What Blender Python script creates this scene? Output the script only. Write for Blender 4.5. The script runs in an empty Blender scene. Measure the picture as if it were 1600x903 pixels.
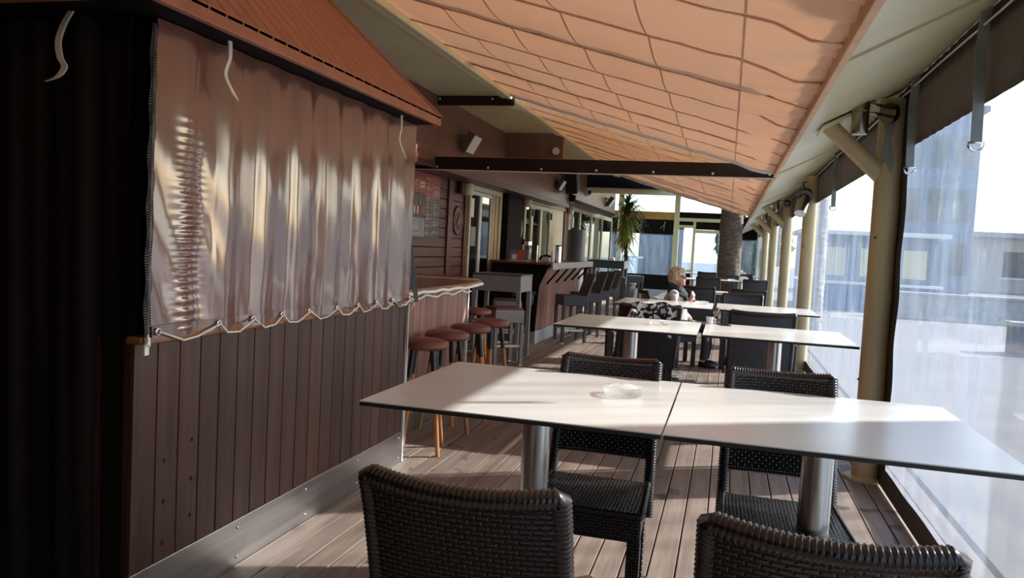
import bpy, bmesh, math, random
from mathutils import Vector, Matrix, Quaternion
R = math.radians
random.seed(7)
scene = bpy.context.scene
C = scene.collection

# ------------------------------------------------------------------ camera
YAW, PITCH, ROLL = R(15.19), R(3.244), R(2.98)
cf = Vector((-math.sin(YAW)*math.cos(PITCH), math.cos(YAW)*math.cos(PITCH), -math.sin(PITCH)))
cr = Vector((math.cos(YAW), math.sin(YAW), 0)); cu = cr.cross(cf)
cr2 = cr*math.cos(ROLL)+cu*math.sin(ROLL); cu2 = cu*math.cos(ROLL)-cr*math.sin(ROLL)
cam = bpy.data.cameras.new('camera'); camo = bpy.data.objects.new('camera', cam); C.objects.link(camo)
cam.sensor_width = 36; cam.lens = 1231/1600*36; cam.clip_start = .02; cam.clip_end = 600
m = Matrix((cr2, cu2, -cf)).transposed().to_4x4(); m.translation = (0, 0, 1.3)
camo.matrix_world = m
scene.camera = camo

# ------------------------------------------------------------------ sky, sun, exposure
SUN = Vector((math.cos(R(31))*math.cos(R(30)), math.sin(R(31))*math.cos(R(30)), math.sin(R(30))))
w = bpy.data.worlds.new('sky'); scene.world = w; w.use_nodes = True
nt = w.node_tree; sky = nt.nodes.new('ShaderNodeTexSky'); sky.sky_type = 'NISHITA'
sky.sun_disc = False; sky.sun_elevation = R(30); sky.sun_rotation = R(90-31); sky.air_density = 1.0; sky.dust_density = 1.2; sky.ozone_density = 1.0
bg = nt.nodes['Background']; bg.inputs['Strength'].default_value = .50
nt.links.new(sky.outputs[0], bg.inputs['Color'])
sl = bpy.data.lights.new('sun', 'SUN'); sl.energy = 11.5; sl.angle = R(.9); sl.color = (1, .97, .93)
so = bpy.data.objects.new('sun', sl); C.objects.link(so); so.rotation_euler = SUN.to_track_quat('Z', 'Y').to_euler(); so.location = SUN*40
vs = scene.view_settings; vs.view_transform = 'Standard'; vs.look = 'None'; vs.gamma = 1; vs.use_curve_mapping = False
vs.exposure = .12

# ------------------------------------------------------------------ materials
def new_mat(name):
    m = bpy.data.materials.new(name); m.use_nodes = True
    return m, m.node_tree, m.node_tree.nodes['Principled BSDF']
def pset(p, **k):
    names = dict(base='Base Color', rough='Roughness', metal='Metallic', spec='Specular IOR Level', coat='Coat Weight', coatr='Coat Roughness', trans='Transmission Weight', ior='IOR')
    for a, v in k.items():
        if a == 'base' and len(v) == 3: v = (*v, 1)
        p.inputs[names[a]].default_value = v
def node(nt, t, **k):
    n = nt.nodes.new(t)
    for a, v in k.items():
        if hasattr(n, a): setattr(n, a, v)
        else: n.inputs[a].default_value = v
    return n
def plain(name, base, rough=.5, metal=0, spec=.5, coat=0, noise=0, nscale=8, bump=0, bscale=40, stretch=(1, 1, 1)):
    """a colour with soft procedural variation and fine relief"""
    m, nt, p = new_mat(name); pset(p, base=base, rough=rough, metal=metal, spec=spec, coat=coat)
    L = nt.links
    tc = node(nt, 'ShaderNodeTexCoord'); mp = node(nt, 'ShaderNodeMapping'); mp.inputs['Scale'].default_value = stretch
    L.new(tc.outputs['Object'], mp.inputs[0])
    if noise:
        n = node(nt, 'ShaderNodeTexNoise', Scale=nscale, Detail=4.0); L.new(mp.outputs[0], n.inputs['Vector'])
        r = node(nt, 'ShaderNodeValToRGB')
        r.color_ramp.elements[0].position = .3; r.color_ramp.elements[1].position = .7
        r.color_ramp.elements[0].color = (*[c*(1-noise) for c in base], 1); r.color_ramp.elements[1].color = (*[min(1, c*(1+noise)) for c in base], 1)
        L.new(n.outputs['Fac'], r.inputs[0]); L.new(r.outputs[0], p.inputs['Base Color'])
    if bump:
        n2 = node(nt, 'ShaderNodeTexNoise', Scale=bscale, Detail=3.0); L.new(mp.outputs[0], n2.inputs['Vector'])
        b = node(nt, 'ShaderNodeBump', Strength=bump, Distance=.01); L.new(n2.outputs['Fac'], b.inputs['Height']); L.new(b.outputs[0], p.inputs['Normal'])
    return m
def wood(name, c1, c2, axis='Z', rough=.5, scale=1.0, spec=.4, stain=0, per_object=.25, bump=.15):
    m, nt, p = new_mat(name); pset(p, rough=rough, spec=spec); L = nt.links
    tc = node(nt, 'ShaderNodeTexCoord'); oi = node(nt, 'ShaderNodeObjectInfo')
    mp = node(nt, 'ShaderNodeMapping'); s = [22*scale]*3; s['XYZ'.index(axis)] = 1.1*scale; mp.inputs['Scale'].default_value = s
    ad = node(nt, 'ShaderNodeVectorMath', operation='ADD'); mu = node(nt, 'ShaderNodeMath', operation='MULTIPLY'); mu.inputs[1].default_value = 53.0
    L.new(oi.outputs['Random'], mu.inputs[0]); L.new(tc.outputs['Object'], ad.inputs[0]); L.new(mu.outputs[0], ad.inputs[1]); L.new(ad.outputs[0], mp.inputs[0])
    n = node(nt, 'ShaderNodeTexNoise', Scale=1.0, Detail=6.0, Roughness=.65); L.new(mp.outputs[0], n.inputs['Vector'])
    r = node(nt, 'ShaderNodeValToRGB'); r.color_ramp.elements[0].position = .32; r.color_ramp.elements[1].position = .7
    r.color_ramp.elements[0].color = (*c1, 1); r.color_ramp.elements[1].color = (*c2, 1)
    L.new(n.outputs['Fac'], r.inputs[0])
    hs = node(nt, 'ShaderNodeHueSaturation'); mr = node(nt, 'ShaderNodeMapRange'); mr.inputs[3].default_value = 1-per_object; mr.inputs[4].default_value = 1+per_object
    L.new(oi.outputs['Random'], mr.inputs[0]); L.new(mr.outputs[0], hs.inputs['Value']); L.new(r.outputs[0], hs.inputs['Color'])
    out = hs.outputs[0]
    if stain:
        n3 = node(nt, 'ShaderNodeTexNoise', Scale=3.3, Detail=2.0); L.new(ad.outputs[0], n3.inputs['Vector'])
        r3 = node(nt, 'ShaderNodeValToRGB'); r3.color_ramp.elements[0].position = .655; r3.color_ramp.elements[1].position = .70
        r3.color_ramp.elements[0].color = (1, 1, 1, 1); r3.color_ramp.elements[1].color = (stain, stain, stain, 1)
        mx = node(nt, 'ShaderNodeMixRGB', blend_type='MULTIPLY'); mx.inputs[0].default_value = 1
        L.new(n3.outputs['Fac'], r3.inputs[0]); L.new(out, mx.inputs[1]); L.new(r3.outputs[0], mx.inputs[2]); out = mx.outputs[0]
    L.new(out, p.inputs['Base Color'])
    b = node(nt, 'ShaderNodeBump', Strength=bump, Distance=.004); L.new(n.outputs['Fac'], b.inputs['Height']); L.new(b.outputs[0], p.inputs['Normal'])
    return m
def wicker(name, c_hi, c_lo, rough=.38, w=.017, h=.0075, mortar=.0018):
    m, nt, p = new_mat(name); pset(p, rough=rough, spec=.5); L = nt.links
    uv = node(nt, 'ShaderNodeUVMap')
    br = node(nt, 'ShaderNodeTexBrick'); br.offset = .5; br.inputs['Scale'].default_value = 1
    br.inputs['Brick Width'].default_value = w; br.inputs['Row Height'].default_value = h
    br.inputs['Mortar Size'].default_value = mortar; br.inputs['Mortar Smooth'].default_value = 1.0; br.inputs['Bias'].default_value = 0
    br.inputs['Color1'].default_value = (*c_hi, 1); br.inputs['Color2'].default_value = (*[c*.75 for c in c_hi], 1); br.inputs['Mortar'].default_value = (*c_lo, 1)
    L.new(uv.outputs[0], br.inputs['Vector']); L.new(br.outputs['Color'], p.inputs['Base Color'])
    inv = node(nt, 'ShaderNodeMath', operation='SUBTRACT'); inv.inputs[0].default_value = 1; L.new(br.outputs['Fac'], inv.inputs[1])
    b = node(nt, 'ShaderNodeBump', Strength=.9, Distance=.004); L.new(inv.outputs[0], b.inputs['Height']); L.new(b.outputs[0], p.inputs['Normal'])
    return m
def clear_vinyl(name, haze_lo, haze_hi, tint=(.93, .95, .97), milk=(.80, .86, .95), stretch=(1, 1, .18), nscale=5, gloss=.10):
    """transparent sheet with milky streaks and a soft gloss"""
    m, nt, p = new_mat(name); nt.nodes.remove(p); L = nt.links; out = nt.nodes['Material Output']
    tc = node(nt, 'ShaderNodeTexCoord'); mp = node(nt, 'ShaderNodeMapping'); mp.inputs['Scale'].default_value = stretch; L.new(tc.outputs['Object'], mp.inputs[0])
    n = node(nt, 'ShaderNodeTexNoise', Scale=nscale, Detail=5.0, Roughness=.6); L.new(mp.outputs[0], n.inputs['Vector'])
    mr = node(nt, 'ShaderNodeMapRange'); mr.inputs[1].default_value = .35; mr.inputs[2].default_value = .7; mr.inputs[3].default_value = haze_lo; mr.inputs[4].default_value = haze_hi
    L.new(n.outputs['Fac'], mr.inputs[0])
    tr = node(nt, 'ShaderNodeBsdfTransparent'); tr.inputs[0].default_value = (*tint, 1)
    tl = node(nt, 'ShaderNodeBsdfTranslucent'); tl.inputs[0].default_value = (*milk, 1)
    df = node(nt, 'ShaderNodeBsdfDiffuse'); df.inputs[0].default_value = (*milk, 1)
    mm = node(nt, 'ShaderNodeMixShader'); mm.inputs[0].default_value = .3; L.new(tl.outputs[0], mm.inputs[1]); L.new(df.outputs[0], mm.inputs[2])
    m1 = node(nt, 'ShaderNodeMixShader'); L.new(mr.outputs[0], m1.inputs[0]); L.new(tr.outputs[0], m1.inputs[1]); L.new(mm.outputs[0], m1.inputs[2])
    gl = node(nt, 'ShaderNodeBsdfGlossy'); gl.inputs['Roughness'].default_value = .08
    fr = node(nt, 'ShaderNodeFresnel'); fr.inputs[0].default_value = 1.4
    fm = node(nt, 'ShaderNodeMath', operation='MULTIPLY'); fm.inputs[1].default_value = gloss*10; fm.use_clamp = True; L.new(fr.outputs[0], fm.inputs[0])
    m2 = node(nt, 'ShaderNodeMixShader'); L.new(fm.outputs[0], m2.inputs[0]); L.new(m1.outputs[0], m2.inputs[1]); L.new(gl.outputs[0], m2.inputs[2])
    b = node(nt, 'ShaderNodeBump', Strength=.25, Distance=.01); L.new(n.outputs['Fac'], b.inputs['Height']); L.new(b.outputs[0], gl.inputs['Normal'])
    L.new(m2.outputs[0], out.inputs[0])
    return m
def cloth_translucent(name, col, tcol, mix=.5):
    m, nt, p = new_mat(name); L = nt.links; out = nt.nodes['Material Output']
    pset(p, base=col, rough=.55, spec=.25)
    tl = node(nt, 'ShaderNodeBsdfTranslucent'); tl.inputs[0].default_value = (*tcol, 1)
    tc = node(nt, 'ShaderNodeTexCoord'); n = node(nt, 'ShaderNodeTexNoise', Scale=1.5, Detail=3.0); L.new(tc.outputs['Object'], n.inputs['Vector'])
    mr = node(nt, 'ShaderNodeMapRange'); mr.inputs[3].default_value = mix*.85; mr.inputs[4].default_value = mix*1.15; L.new(n.outputs['Fac'], mr.inputs[0])
    ms = node(nt, 'ShaderNodeMixShader'); L.new(mr.outputs[0], ms.inputs[0]); L.new(p.outputs[0], ms.inputs[1]); L.new(tl.outputs[0], ms.inputs[2]); L.new(ms.outputs[0], out.inputs[0])
    return m
def glass_clear(name, tint=(.97, .99, .99), gloss_mult=1.5, rough=.01):
    m, nt, p = new_mat(name); nt.nodes.remove(p); L = nt.links; out = nt.nodes['Material Output']
    tr = node(nt, 'ShaderNodeBsdfTransparent'); tr.inputs[0].default_value = (*tint, 1)
    gl = node(nt, 'ShaderNodeBsdfGlossy'); gl.inputs['Roughness'].default_value = rough
    fr = node(nt, 'ShaderNodeFresnel'); fr.inputs[0].default_value = 1.5
    fm = node(nt, 'ShaderNodeMath', operation='MULTIPLY'); fm.inputs[1].default_value = gloss_mult; fm.use_clamp = True; L.new(fr.outputs[0], fm.inputs[0])
    ms = node(nt, 'ShaderNodeMixShader'); L.new(fm.outputs[0], ms.inputs[0]); L.new(tr.outputs[0], ms.inputs[1]); L.new(gl.outputs[0], ms.inputs[2]); L.new(ms.outputs[0], out.inputs[0])
    return m

M = {}
M['deck'] = wood('deck wood', (.155, .116, .092), (.30, .238, .195), 'Y', rough=.55, stain=.35, per_object=.16, bump=.3)
M['under'] = plain('dark gap', (.015, .012, .01), .9)
M['clad'] = wood('stained cladding', (.024, .009, .007), (.080, .029, .021), 'Z', rough=.48, spec=.4, per_object=.22)
M['plank'] = wood('stained wall plank', (.065, .023, .016), (.145, .056, .040), 'Y', rough=.42, per_object=.15)
M['fasc_wall'] = wood('stained fascia', (.10, .042, .028), (.18, .082, .055), 'Y', rough=.4, per_object=.05)
M['darkwood'] = plain('dark brown paint', (.009, .005, .004), .7, noise=.3, spec=.12)
M['trimwood'] = wood('varnished orange trim', (.20, .07, .022), (.38, .15, .05), 'Y', rough=.35)
M['roofbd'] = wood('terracotta roof board', (.30, .115, .06), (.42, .175, .095), 'X', rough=.5, per_object=.06)
M['roofedge'] = plain('terracotta edge', (.36, .13, .062), .42, noise=.12)
M['steel'] = plain('brushed steel', (.42, .42, .42), .30, metal=1, noise=.14, nscale=6, bump=.05, bscale=60, stretch=(1, .15, 6))
M['steelv'] = plain('brushed steel tube', (.55, .54, .52), .28, metal=1, noise=.1, stretch=(30, 30, .5))
M['chrome'] = plain('polished steel', (.75, .75, .74), .12, metal=1)
M['alu'] = plain('white aluminium', (.72, .72, .69), .4, noise=.05)
M['nickel'] = plain('brown nickel', (.34, .29, .23), .25, metal=1, noise=.15)
M['cream'] = plain('cream paint', (.66, .60, .37), .42, noise=.06, nscale=3)
M['creamsmooth'] = plain('smooth cream paint', (.66, .60, .37), .38, noise=.06, nscale=3)  # same cream colour, slightly smoother finish
M['creampost'] = plain('weathered cream paint', (.50, .40, .22), .5, noise=.14, nscale=5, stretch=(1, 1, .3))
M['greypatch'] = plain('grey filler', (.22, .24, .23), .7, noise=.1)
M['canopy'] = cloth_translucent('salmon canopy cloth', (.74, .43, .265), (.80, .42, .23), .088)
M['canopyseam'] = cloth_translucent('canopy pocket', (.66, .40, .27), (.70, .38, .22), .085)
M['canopytrim'] = plain('canopy edge trim', (.66, .40, .22), .5, noise=.08)
M['hem'] = plain('dark brown hem', (.020, .010, .008), .35, noise=.2, spec=.4)
M['valance'] = cloth_translucent('brown valance cloth', (.032, .024, .018), (.05, .034, .024), .08)
M['brownedge'] = plain('brown edging cloth', (.030, .024, .020), .6, noise=.2)
M['curtain'] = plain('glossy brown vinyl', (.115, .036, .020), .40, spec=.45, coat=1.0, noise=.12, nscale=3, bump=.02, bscale=25)
M['curtain'].node_tree.nodes['Principled BSDF'].inputs['Coat Roughness'].default_value = .15
M['curtain'].node_tree.nodes['Principled BSDF'].inputs['Coat IOR'].default_value = 1.85
M['curtain_shaded'] = plain('shade-darkened brown vinyl', (.008, .005, .004), .6, noise=.15, spec=.2)  # same brown vinyl, blackened to carry the shade of the kiosk end
M['vinyl'] = clear_vinyl('clear vinyl with scratches', .22, .55, milk=(.25, .32, .42), gloss=.025)
M['vinylfar'] = clear_vinyl('clear vinyl end panes', .05, .16, tint=(.80, .90, .98), milk=(.5, .55, .6), gloss=.03)
M['vinylc'] = clear_vinyl('clear vinyl gable', .02, .06, tint=(.93, .88, .80), milk=(.7, .6, .45), gloss=.05)
M['strap'] = plain('cream webbing', (.70, .63, .50), .6, noise=.1)
M['greystrap'] = plain('grey webbing', (.22, .235, .235), .7, noise=.15)
M['cord'] = plain('white cord', (.72, .70, .66), .6)
M['stud'] = plain('snap stud', (.72, .68, .60), .35, metal=.4)
M['black'] = plain('black plastic', (.012, .012, .012), .4)
M['blackcable'] = plain('black cable', (.015, .014, .013), .6)
M['top'] = plain('pale laminate', (.70, .69, .645), .22, spec=.5, noise=.03, nscale=3, stretch=(1, 4, 1))
M['core'] = plain('black laminate core', (.018, .016, .015), .4)
M['wicker'] = wicker('dark brown wicker', (.030, .027, .027), (.0015, .0015, .0015), rough=.30, w=.026, h=.0115, mortar=.0050)
M['wickerb'] = plain('dark wicker binding', (.018, .013, .012), .24, spec=.6, noise=.3, nscale=60)
M['wickerg'] = wicker('grey wicker', (.42, .41, .40), (.08, .08, .08), rough=.45, w=.02, h=.01)
M['wickern'] = wicker('blue grey wicker', (.085, .10, .125), (.02, .022, .026), rough=.45, w=.028, h=.014, mortar=.0045)
M['dark_metal'] = plain('charcoal metal', (.06, .06, .065), .4, metal=.3)
M['orangewood'] = wood('beech leg', (.36, .15, .05), (.52, .25, .10), 'Z', rough=.4)
M['leather'] = plain('brown leather', (.17, .055, .04), .42, noise=.15, bump=.1)
M['countertop'] = wood('worn counter', (.10, .05, .028), (.21, .11, .06), 'Y', rough=.32)
M['barfront'] = wood('faded bar cladding', (.17, .075, .055), (.33, .17, .13), 'Z', rough=.5)
M['bartop'] = wood('bar top', (.09, .035, .022), (.16, .07, .045), 'Y', rough=.25)
M['wallgrey'] = plain('grey render', (.11, .11, .115), .8, noise=.1)
M['bargrey'] = plain('grey bar edge', (.33, .30, .28), .4, noise=.1)
M['cementgrey'] = plain('zinc skirting', (.34, .38, .41), .5, noise=.15)
M['glassdark'] = plain('dark window glass', (.010, .014, .014), .03, spec=.7)  # darkness of the rooms behind put into the pane colour
M['glass'] = glass_clear('window glass', (.85, .9, .9), 1.6)
M['glassash'] = None
M['paper'] = plain('white paper', (.78, .77, .75), .6)
M['greybrd'] = plain('dark slate grey', (.075, .08, .09), .45, noise=.1)
M['palm'] = plain('palm trunk bark', (.13, .10, .08), .9, noise=.45, nscale=9, bump=1.0, bscale=18, stretch=(1, 1, 2.5))
M['palmg'] = plain('grey palm bark', (.30, .28, .27), .9, noise=.35, nscale=9, bump=.8, bscale=18, stretch=(1, 1, 3))
M['leaf'] = plain('green blade leaf', (.075, .11, .03), .45, noise=.4, nscale=3)
M['leafy'] = plain('yellow green blade leaf', (.34, .34, .06), .45, noise=.35, nscale=3)
M['foliage'] = plain('dark foliage', (.035, .07, .025), .6, noise=.5, nscale=2)
M['paving'] = plain('pale paving', (.20, .19, .18), .8, noise=.12, nscale=1.2)
M['stone'] = plain('pale stone', (.46, .43, .40), .8, noise=.15)
M['bluepaint'] = plain('blue panel paint', (.07, .13, .36), .45, noise=.15)
M['bluegrey'] = plain('blue grey panel', (.14, .18, .26), .5, noise=.12)
M['white'] = plain('white paint', (.78, .78, .76), .5, noise=.04)
M['beige'] = plain('beige render', (.55, .44, .36), .85, noise=.1)
M['ochre'] = plain('ochre board', (.45, .27, .07), .6, noise=.12)
M['orange_letters'] = plain('orange lettering', (.55, .14, .03), .6)
M['skin'] = plain('skin', (.62, .33, .24), .5, noise=.06, nscale=20)
M['hair'] = plain('blonde hair', (.56, .46, .31), .5, noise=.35, nscale=40, bump=.5, bscale=90)
M['scarf'] = plain('dark scarf', (.03, .035, .033), .85, noise=.3, bump=.5)
M['coat'] = plain('pale jacket', (.62, .58, .54), .8, noise=.1, bump=.4, bscale=15)
M['lens'] = plain('sunglass lens', (.02, .03, .045), .05, spec=.8)
M['lip'] = plain('lips', (.45, .13, .11), .45)
M['redprint'] = plain('red menu print', (.30, .045, .02), .4, noise=.15)
M['darkprint'] = plain('dark menu print', (.03, .018, .016), .35, noise=.3)
M['greyprint'] = plain('grey menu print', (.17, .18, .20), .4, noise=.1)
M['creamprint'] = plain('cream print', (.55, .45, .35), .5)
M['orangeflyer'] = plain('orange red flyer', (.70, .10, .03), .5)
M['tan'] = plain('tan leather', (.36, .20, .11), .5, noise=.2)
M['rose'] = plain('rose wine', (.75, .25, .17), .1, spec=.5)
def houndstooth():
    m, nt, p = new_mat('black and white print cloth'); pset(p, rough=.8); L = nt.links
    tc = node(nt, 'ShaderNodeTexCoord'); v = node(nt, 'ShaderNodeTexNoise', Scale=22.0, Detail=1.0); L.new(tc.outputs['Object'], v.inputs['Vector'])
    r = node(nt, 'ShaderNodeValToRGB'); r.color_ramp.interpolation = 'CONSTANT'; r.color_ramp.elements[0].color = (.012, .012, .012, 1); r.color_ramp.elements[1].position = .53; r.color_ramp.elements[1].color = (.62, .61, .58, 1)
    L.new(v.outputs['Fac'], r.inputs[0]); L.new(r.outputs[0], p.inputs['Base Color']); return m
M['print'] = houndstooth()
def ash_glass():
    m, nt, p = new_mat('ashtray glass'); nt.nodes.remove(p); L = nt.links; out = nt.nodes['Material Output']
    g = node(nt, 'ShaderNodeBsdfGlass'); g.inputs['IOR'].default_value = 1.35; g.inputs['Roughness'].default_value = .02
    t = node(nt, 'ShaderNodeBsdfTransparent'); t.inputs[0].default_value = (.93, .95, .95, 1)
    tl = node(nt, 'ShaderNodeBsdfTranslucent'); tl.inputs[0].default_value = (.95, .97, .97, 1)
    ms = node(nt, 'ShaderNodeMixShader'); ms.inputs[0].default_value = .45; L.new(g.outputs[0], ms.inputs[1]); L.new(t.outputs[0], ms.inputs[2])
    m3 = node(nt, 'ShaderNodeMixShader'); m3.inputs[0].default_value = .10; L.new(ms.outputs[0], m3.inputs[1]); L.new(tl.outputs[0], m3.inputs[2]); L.new(m3.outputs[0], out.inputs[0]); return m
M['glassash'] = ash_glass()

# ------------------------------------------------------------------ mesh helpers
class MB:
    def __init__(s): s.v = []; s.f = []
    def add(s, vs, fs):
        o = len(s.v); s.v += [tuple(v) for v in vs]; s.f += [tuple(i+o for i in f) for f in fs]; return s
    def box(s, x0, x1, y0, y1, z0, z1, mat=None):
        vs = [(x, y, z) for z in (z0, z1) for y in (y0, y1) for x in (x0, x1)]
        if mat is not None: vs = [mat @ Vector(v) for v in vs]
        return s.add(vs, [(0, 2, 3, 1), (4, 5, 7, 6), (0, 1, 5, 4), (2, 6, 7, 3), (0, 4, 6, 2), (1, 3, 7, 5)])
    def hexa(s, bottom, top):
        return s.add(list(bottom)+list(top), [(0, 3, 2, 1), (4, 5, 6, 7), (0, 1, 5, 4), (1, 2, 6, 5), (2, 3, 7, 6), (3, 0, 4, 7)])
    def prism(s, poly, z0, z1):
        n = len(poly); vs = [(x, y, z0) for x, y in poly]+[(x, y, z1) for x, y in poly]
        return s.add(vs, [tuple(range(n-1, -1, -1)), tuple(range(n, 2*n))]+[(i, (i+1) % n, n+(i+1) % n, n+i) for i in range(n)])
    def extrude(s, poly3, d):
        d = Vector(d); n = len(poly3); a = [Vector(p) for p in poly3]; b = [p+d for p in a]
        return s.add(a+b, [tuple(range(n-1, -1, -1)), tuple(range(n, 2*n))]+[(i, (i+1) % n, n+(i+1) % n, n+i) for i in range(n)])
    def tube(s, path, r, n=8, closed=False, caps=True):
        P = [Vector(p) for p in path]; k = len(P); rr = r if hasattr(r, '__len__') else [r]*k
        up = None; rings = []
        for i, p in enumerate(P):
            a = P[(i-1) % k] if (closed or i > 0) else p; b = P[(i+1) % k] if (closed or i < k-1) else p
            t = (b-a)
            t = t.normalized() if t.length > 1e-9 else Vector((0, 0, 1))
            if up is None: up = Vector((0, 0, 1)) if abs(t.z) < .9 else Vector((1, 0, 0))
            x = up-t*up.dot(t)
            if x.length < 1e-6: x = t.orthogonal()
            x.normalize(); y = t.cross(x); up = x
            rings.append([p+(x*math.cos(2*math.pi*j/n)+y*math.sin(2*math.pi*j/n))*rr[i] for j in range(n)])
        vs = [v for g in rings for v in g]; fs = []
        for i in range(k if closed else k-1):
            a, b = i*n, ((i+1) % k)*n
            fs += [(a+j, a+(j+1) % n, b+(j+1) % n, b+j) for j in range(n)]
        if caps and not closed: fs += [tuple(range(n-1, -1, -1)), tuple((k-1)*n+j for j in range(n))]
        return s.add(vs, fs)
    def cyl(s, p0, p1, r, n=16, r2=None): return s.tube([p0, p1], [r, r if r2 is None else r2], n)
    def bar(s, p0, p1, w, h, up=(0, 0, 1)):
        p0, p1 = Vector(p0), Vector(p1); t = (p1-p0).normalized(); u = Vector(up); u = (u-t*u.dot(t))
        u = t.orthogonal() if u.length < 1e-6 else u
        u.normalize(); x = t.cross(u); vs = []
        for p in (p0, p1):
            for a, b in ((-1, -1), (1, -1), (1, 1), (-1, 1)): vs.append(p+x*a*w/2+u*b*h/2)
        return s.add(vs, [(0, 3, 2, 1), (4, 5, 6, 7), (0, 1, 5, 4), (1, 2, 6, 5), (2, 3, 7, 6), (3, 0, 4, 7)])
    def lathe(s, prof, c=(0, 0, 0), n=24, close=False):
        vs = []; c = Vector(c)
        for r, z in prof:
            for j in range(n): a = 2*math.pi*j/n; vs.append((c.x+r*math.cos(a), c.y+r*math.sin(a), c.z+z))
        k = len(prof); fs = []
        for i in range(k-1): fs += [(i*n+j, i*n+(j+1) % n, (i+1)*n+(j+1) % n, (i+1)*n+j) for j in range(n)]
        if close: fs += [((k-1)*n+j, (k-1)*n+(j+1) % n, (j+1) % n, j) for j in range(n)]
        else:
            if prof[0][0] > 1e-5: fs.append(tuple(range(n-1, -1, -1)))
            if prof[-1][0] > 1e-5: fs.append(tuple((k-1)*n+j for j in range(n)))
        return s.add(vs, fs)
    def grid(s, fn, nu, nv):
        vs = [fn(i/nu, j/nv) for j in range(nv+1) for i in range(nu+1)]
        return s.add(vs, [(j*(nu+1)+i, j*(nu+1)+i+1, (j+1)*(nu+1)+i+1, (j+1)*(nu+1)+i) for j in range(nv) for i in range(nu)])
    def slab(s, fn_a, fn_b, nu, nv):
        """closed solid between two grids"""
        a = [Vector(fn_a(i/nu, j/nv)) for j in range(nv+1) for i in range(nu+1)]
        b = [Vector(fn_b(i/nu, j/nv)) for j in range(nv+1) for i in range(nu+1)]
        n = len(a); I = lambda i, j: j*(nu+1)+i; fs = []
        for j in range(nv):
            for i in range(nu):
                q = (I(i, j), I(i+1, j), I(i+1, j+1), I(i, j+1)); fs += [q, tuple(n+k for k in reversed(q))]
        loop = [I(i, 0) for i in range(nu)]+[I(nu, j) for j in range(nv)]+[I(i, nv) for i in range(nu, 0, -1)]+[I(0, j) for j in range(nv, 0, -1)]
        for k in range(len(loop)):
            p, q = loop[k], loop[(k+1) % len(loop)]; fs.append((q, p, n+p, n+q))
        return s.add(a+b, fs)
    def ball(s, c, r, n=10, k=6, sc=(1, 1, 1)):
        c = Vector(c); vs = [c+Vector((0, 0, -r*sc[2]))]
        for i in range(1, k):
            t = -math.pi/2+math.pi*i/k
            for j in range(n):
                a = 2*math.pi*j/n; vs.append(c+Vector((r*sc[0]*math.cos(t)*math.cos(a), r*sc[1]*math.cos(t)*math.sin(a), r*sc[2]*math.sin(t))))
        vs.append(c+Vector((0, 0, r*sc[2]))); fs = [(0, 1+(j+1) % n, 1+j) for j in range(n)]
        for i in range(k-2): fs += [(1+i*n+j, 1+i*n+(j+1) % n, 1+(i+1)*n+(j+1) % n, 1+(i+1)*n+j) for j in range(n)]
        e = 1+(k-2)*n; fs += [(e+j, e+(j+1) % n, len(vs)-1) for j in range(n)]
        return s.add(vs, fs)
    def mesh(s, name, mat, smooth=False, uv=False, fix=True):
        me = bpy.data.meshes.new(name); me.from_pydata(s.v, [], s.f); me.update()
        if fix:
            b = bmesh.new(); b.from_mesh(me); bmesh.ops.recalc_face_normals(b, faces=b.faces); b.to_mesh(me); b.free()
        if smooth:
            for p in me.polygons: p.use_smooth = True
        if uv:
            l = me.uv_layers.new(name='UVMap')
            for p in me.polygons:
                n = p.normal; ax = max(range(3), key=lambda i: abs(n[i]))
                for li in p.loop_indices:
                    co = me.vertices[me.loops[li].vertex_index].co
                    l.data[li].uv = (co.x, co.y) if ax == 2 else ((co.x, co.z) if ax == 1 else (co.y, co.z))
        me.materials.append(M[mat] if isinstance(mat, str) else mat)
        return me
    def build(s, name, mat, parent=None, smooth=False, uv=False, bevel=0, seg=2, loc=None, angle=False, fix=True):
        o = bpy.data.objects.new(name, s.mesh(name, mat, smooth, uv, fix)); C.objects.link(o)
        if parent is not None: o.parent = parent
        if loc is not None: o.location = loc
        if bevel:
            b = o.modifiers.new('bevel', 'BEVEL'); b.width = bevel; b.segments = seg; b.limit_method = 'ANGLE'; b.angle_limit = R(40)
        if angle:
            for p in o.data.polygons: p.use_smooth = True
            e = o.modifiers.new('split', 'EDGE_SPLIT'); e.split_angle = R(35)
        return o
def share(o, parent, loc, rot=None, name=None):
    c = bpy.data.objects.new(name or o.name.split('.')[0], o.data); C.objects.link(c); c.parent = parent; c.location = loc
    if rot: c.rotation_euler = rot
    for md in o.modifiers:
        n = c.modifiers.new(md.name, md.type)
        for a in ('width', 'segments', 'limit_method', 'angle_limit', 'split_angle'):
            if hasattr(md, a): setattr(n, a, getattr(md, a))
    return c
def tag(o, label, cat=None, group=None, kind=None):
    if label: o['label'] = label
    if cat: o['category'] = cat
    if group: o['group'] = group
    if kind: o['kind'] = kind
    return o
def thing(name, label, cat, loc=(0, 0, 0), rz=0, group=None, kind=None):
    o = bpy.data.objects.new(name, None); C.objects.link(o); o.empty_display_size = .1
    o.location = loc; o.rotation_euler = (0, 0, rz); return tag(o, label, cat, group, kind)
kids = {}
def copy_tree(o, parent=None):
    c = o.copy(); C.objects.link(c); c.parent = parent
    for ch in list(o.children): copy_tree(ch, c)
    return c
def place(o, loc, rz=0, label=None):
    o.location = loc; o.rotation_euler = (0, 0, rz)
    if label: o['label'] = label
    return o
def smoothstep(a, b, x):
    t = max(0, min(1, (x-a)/(b-a))); return t*t*(3-2*t)

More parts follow.
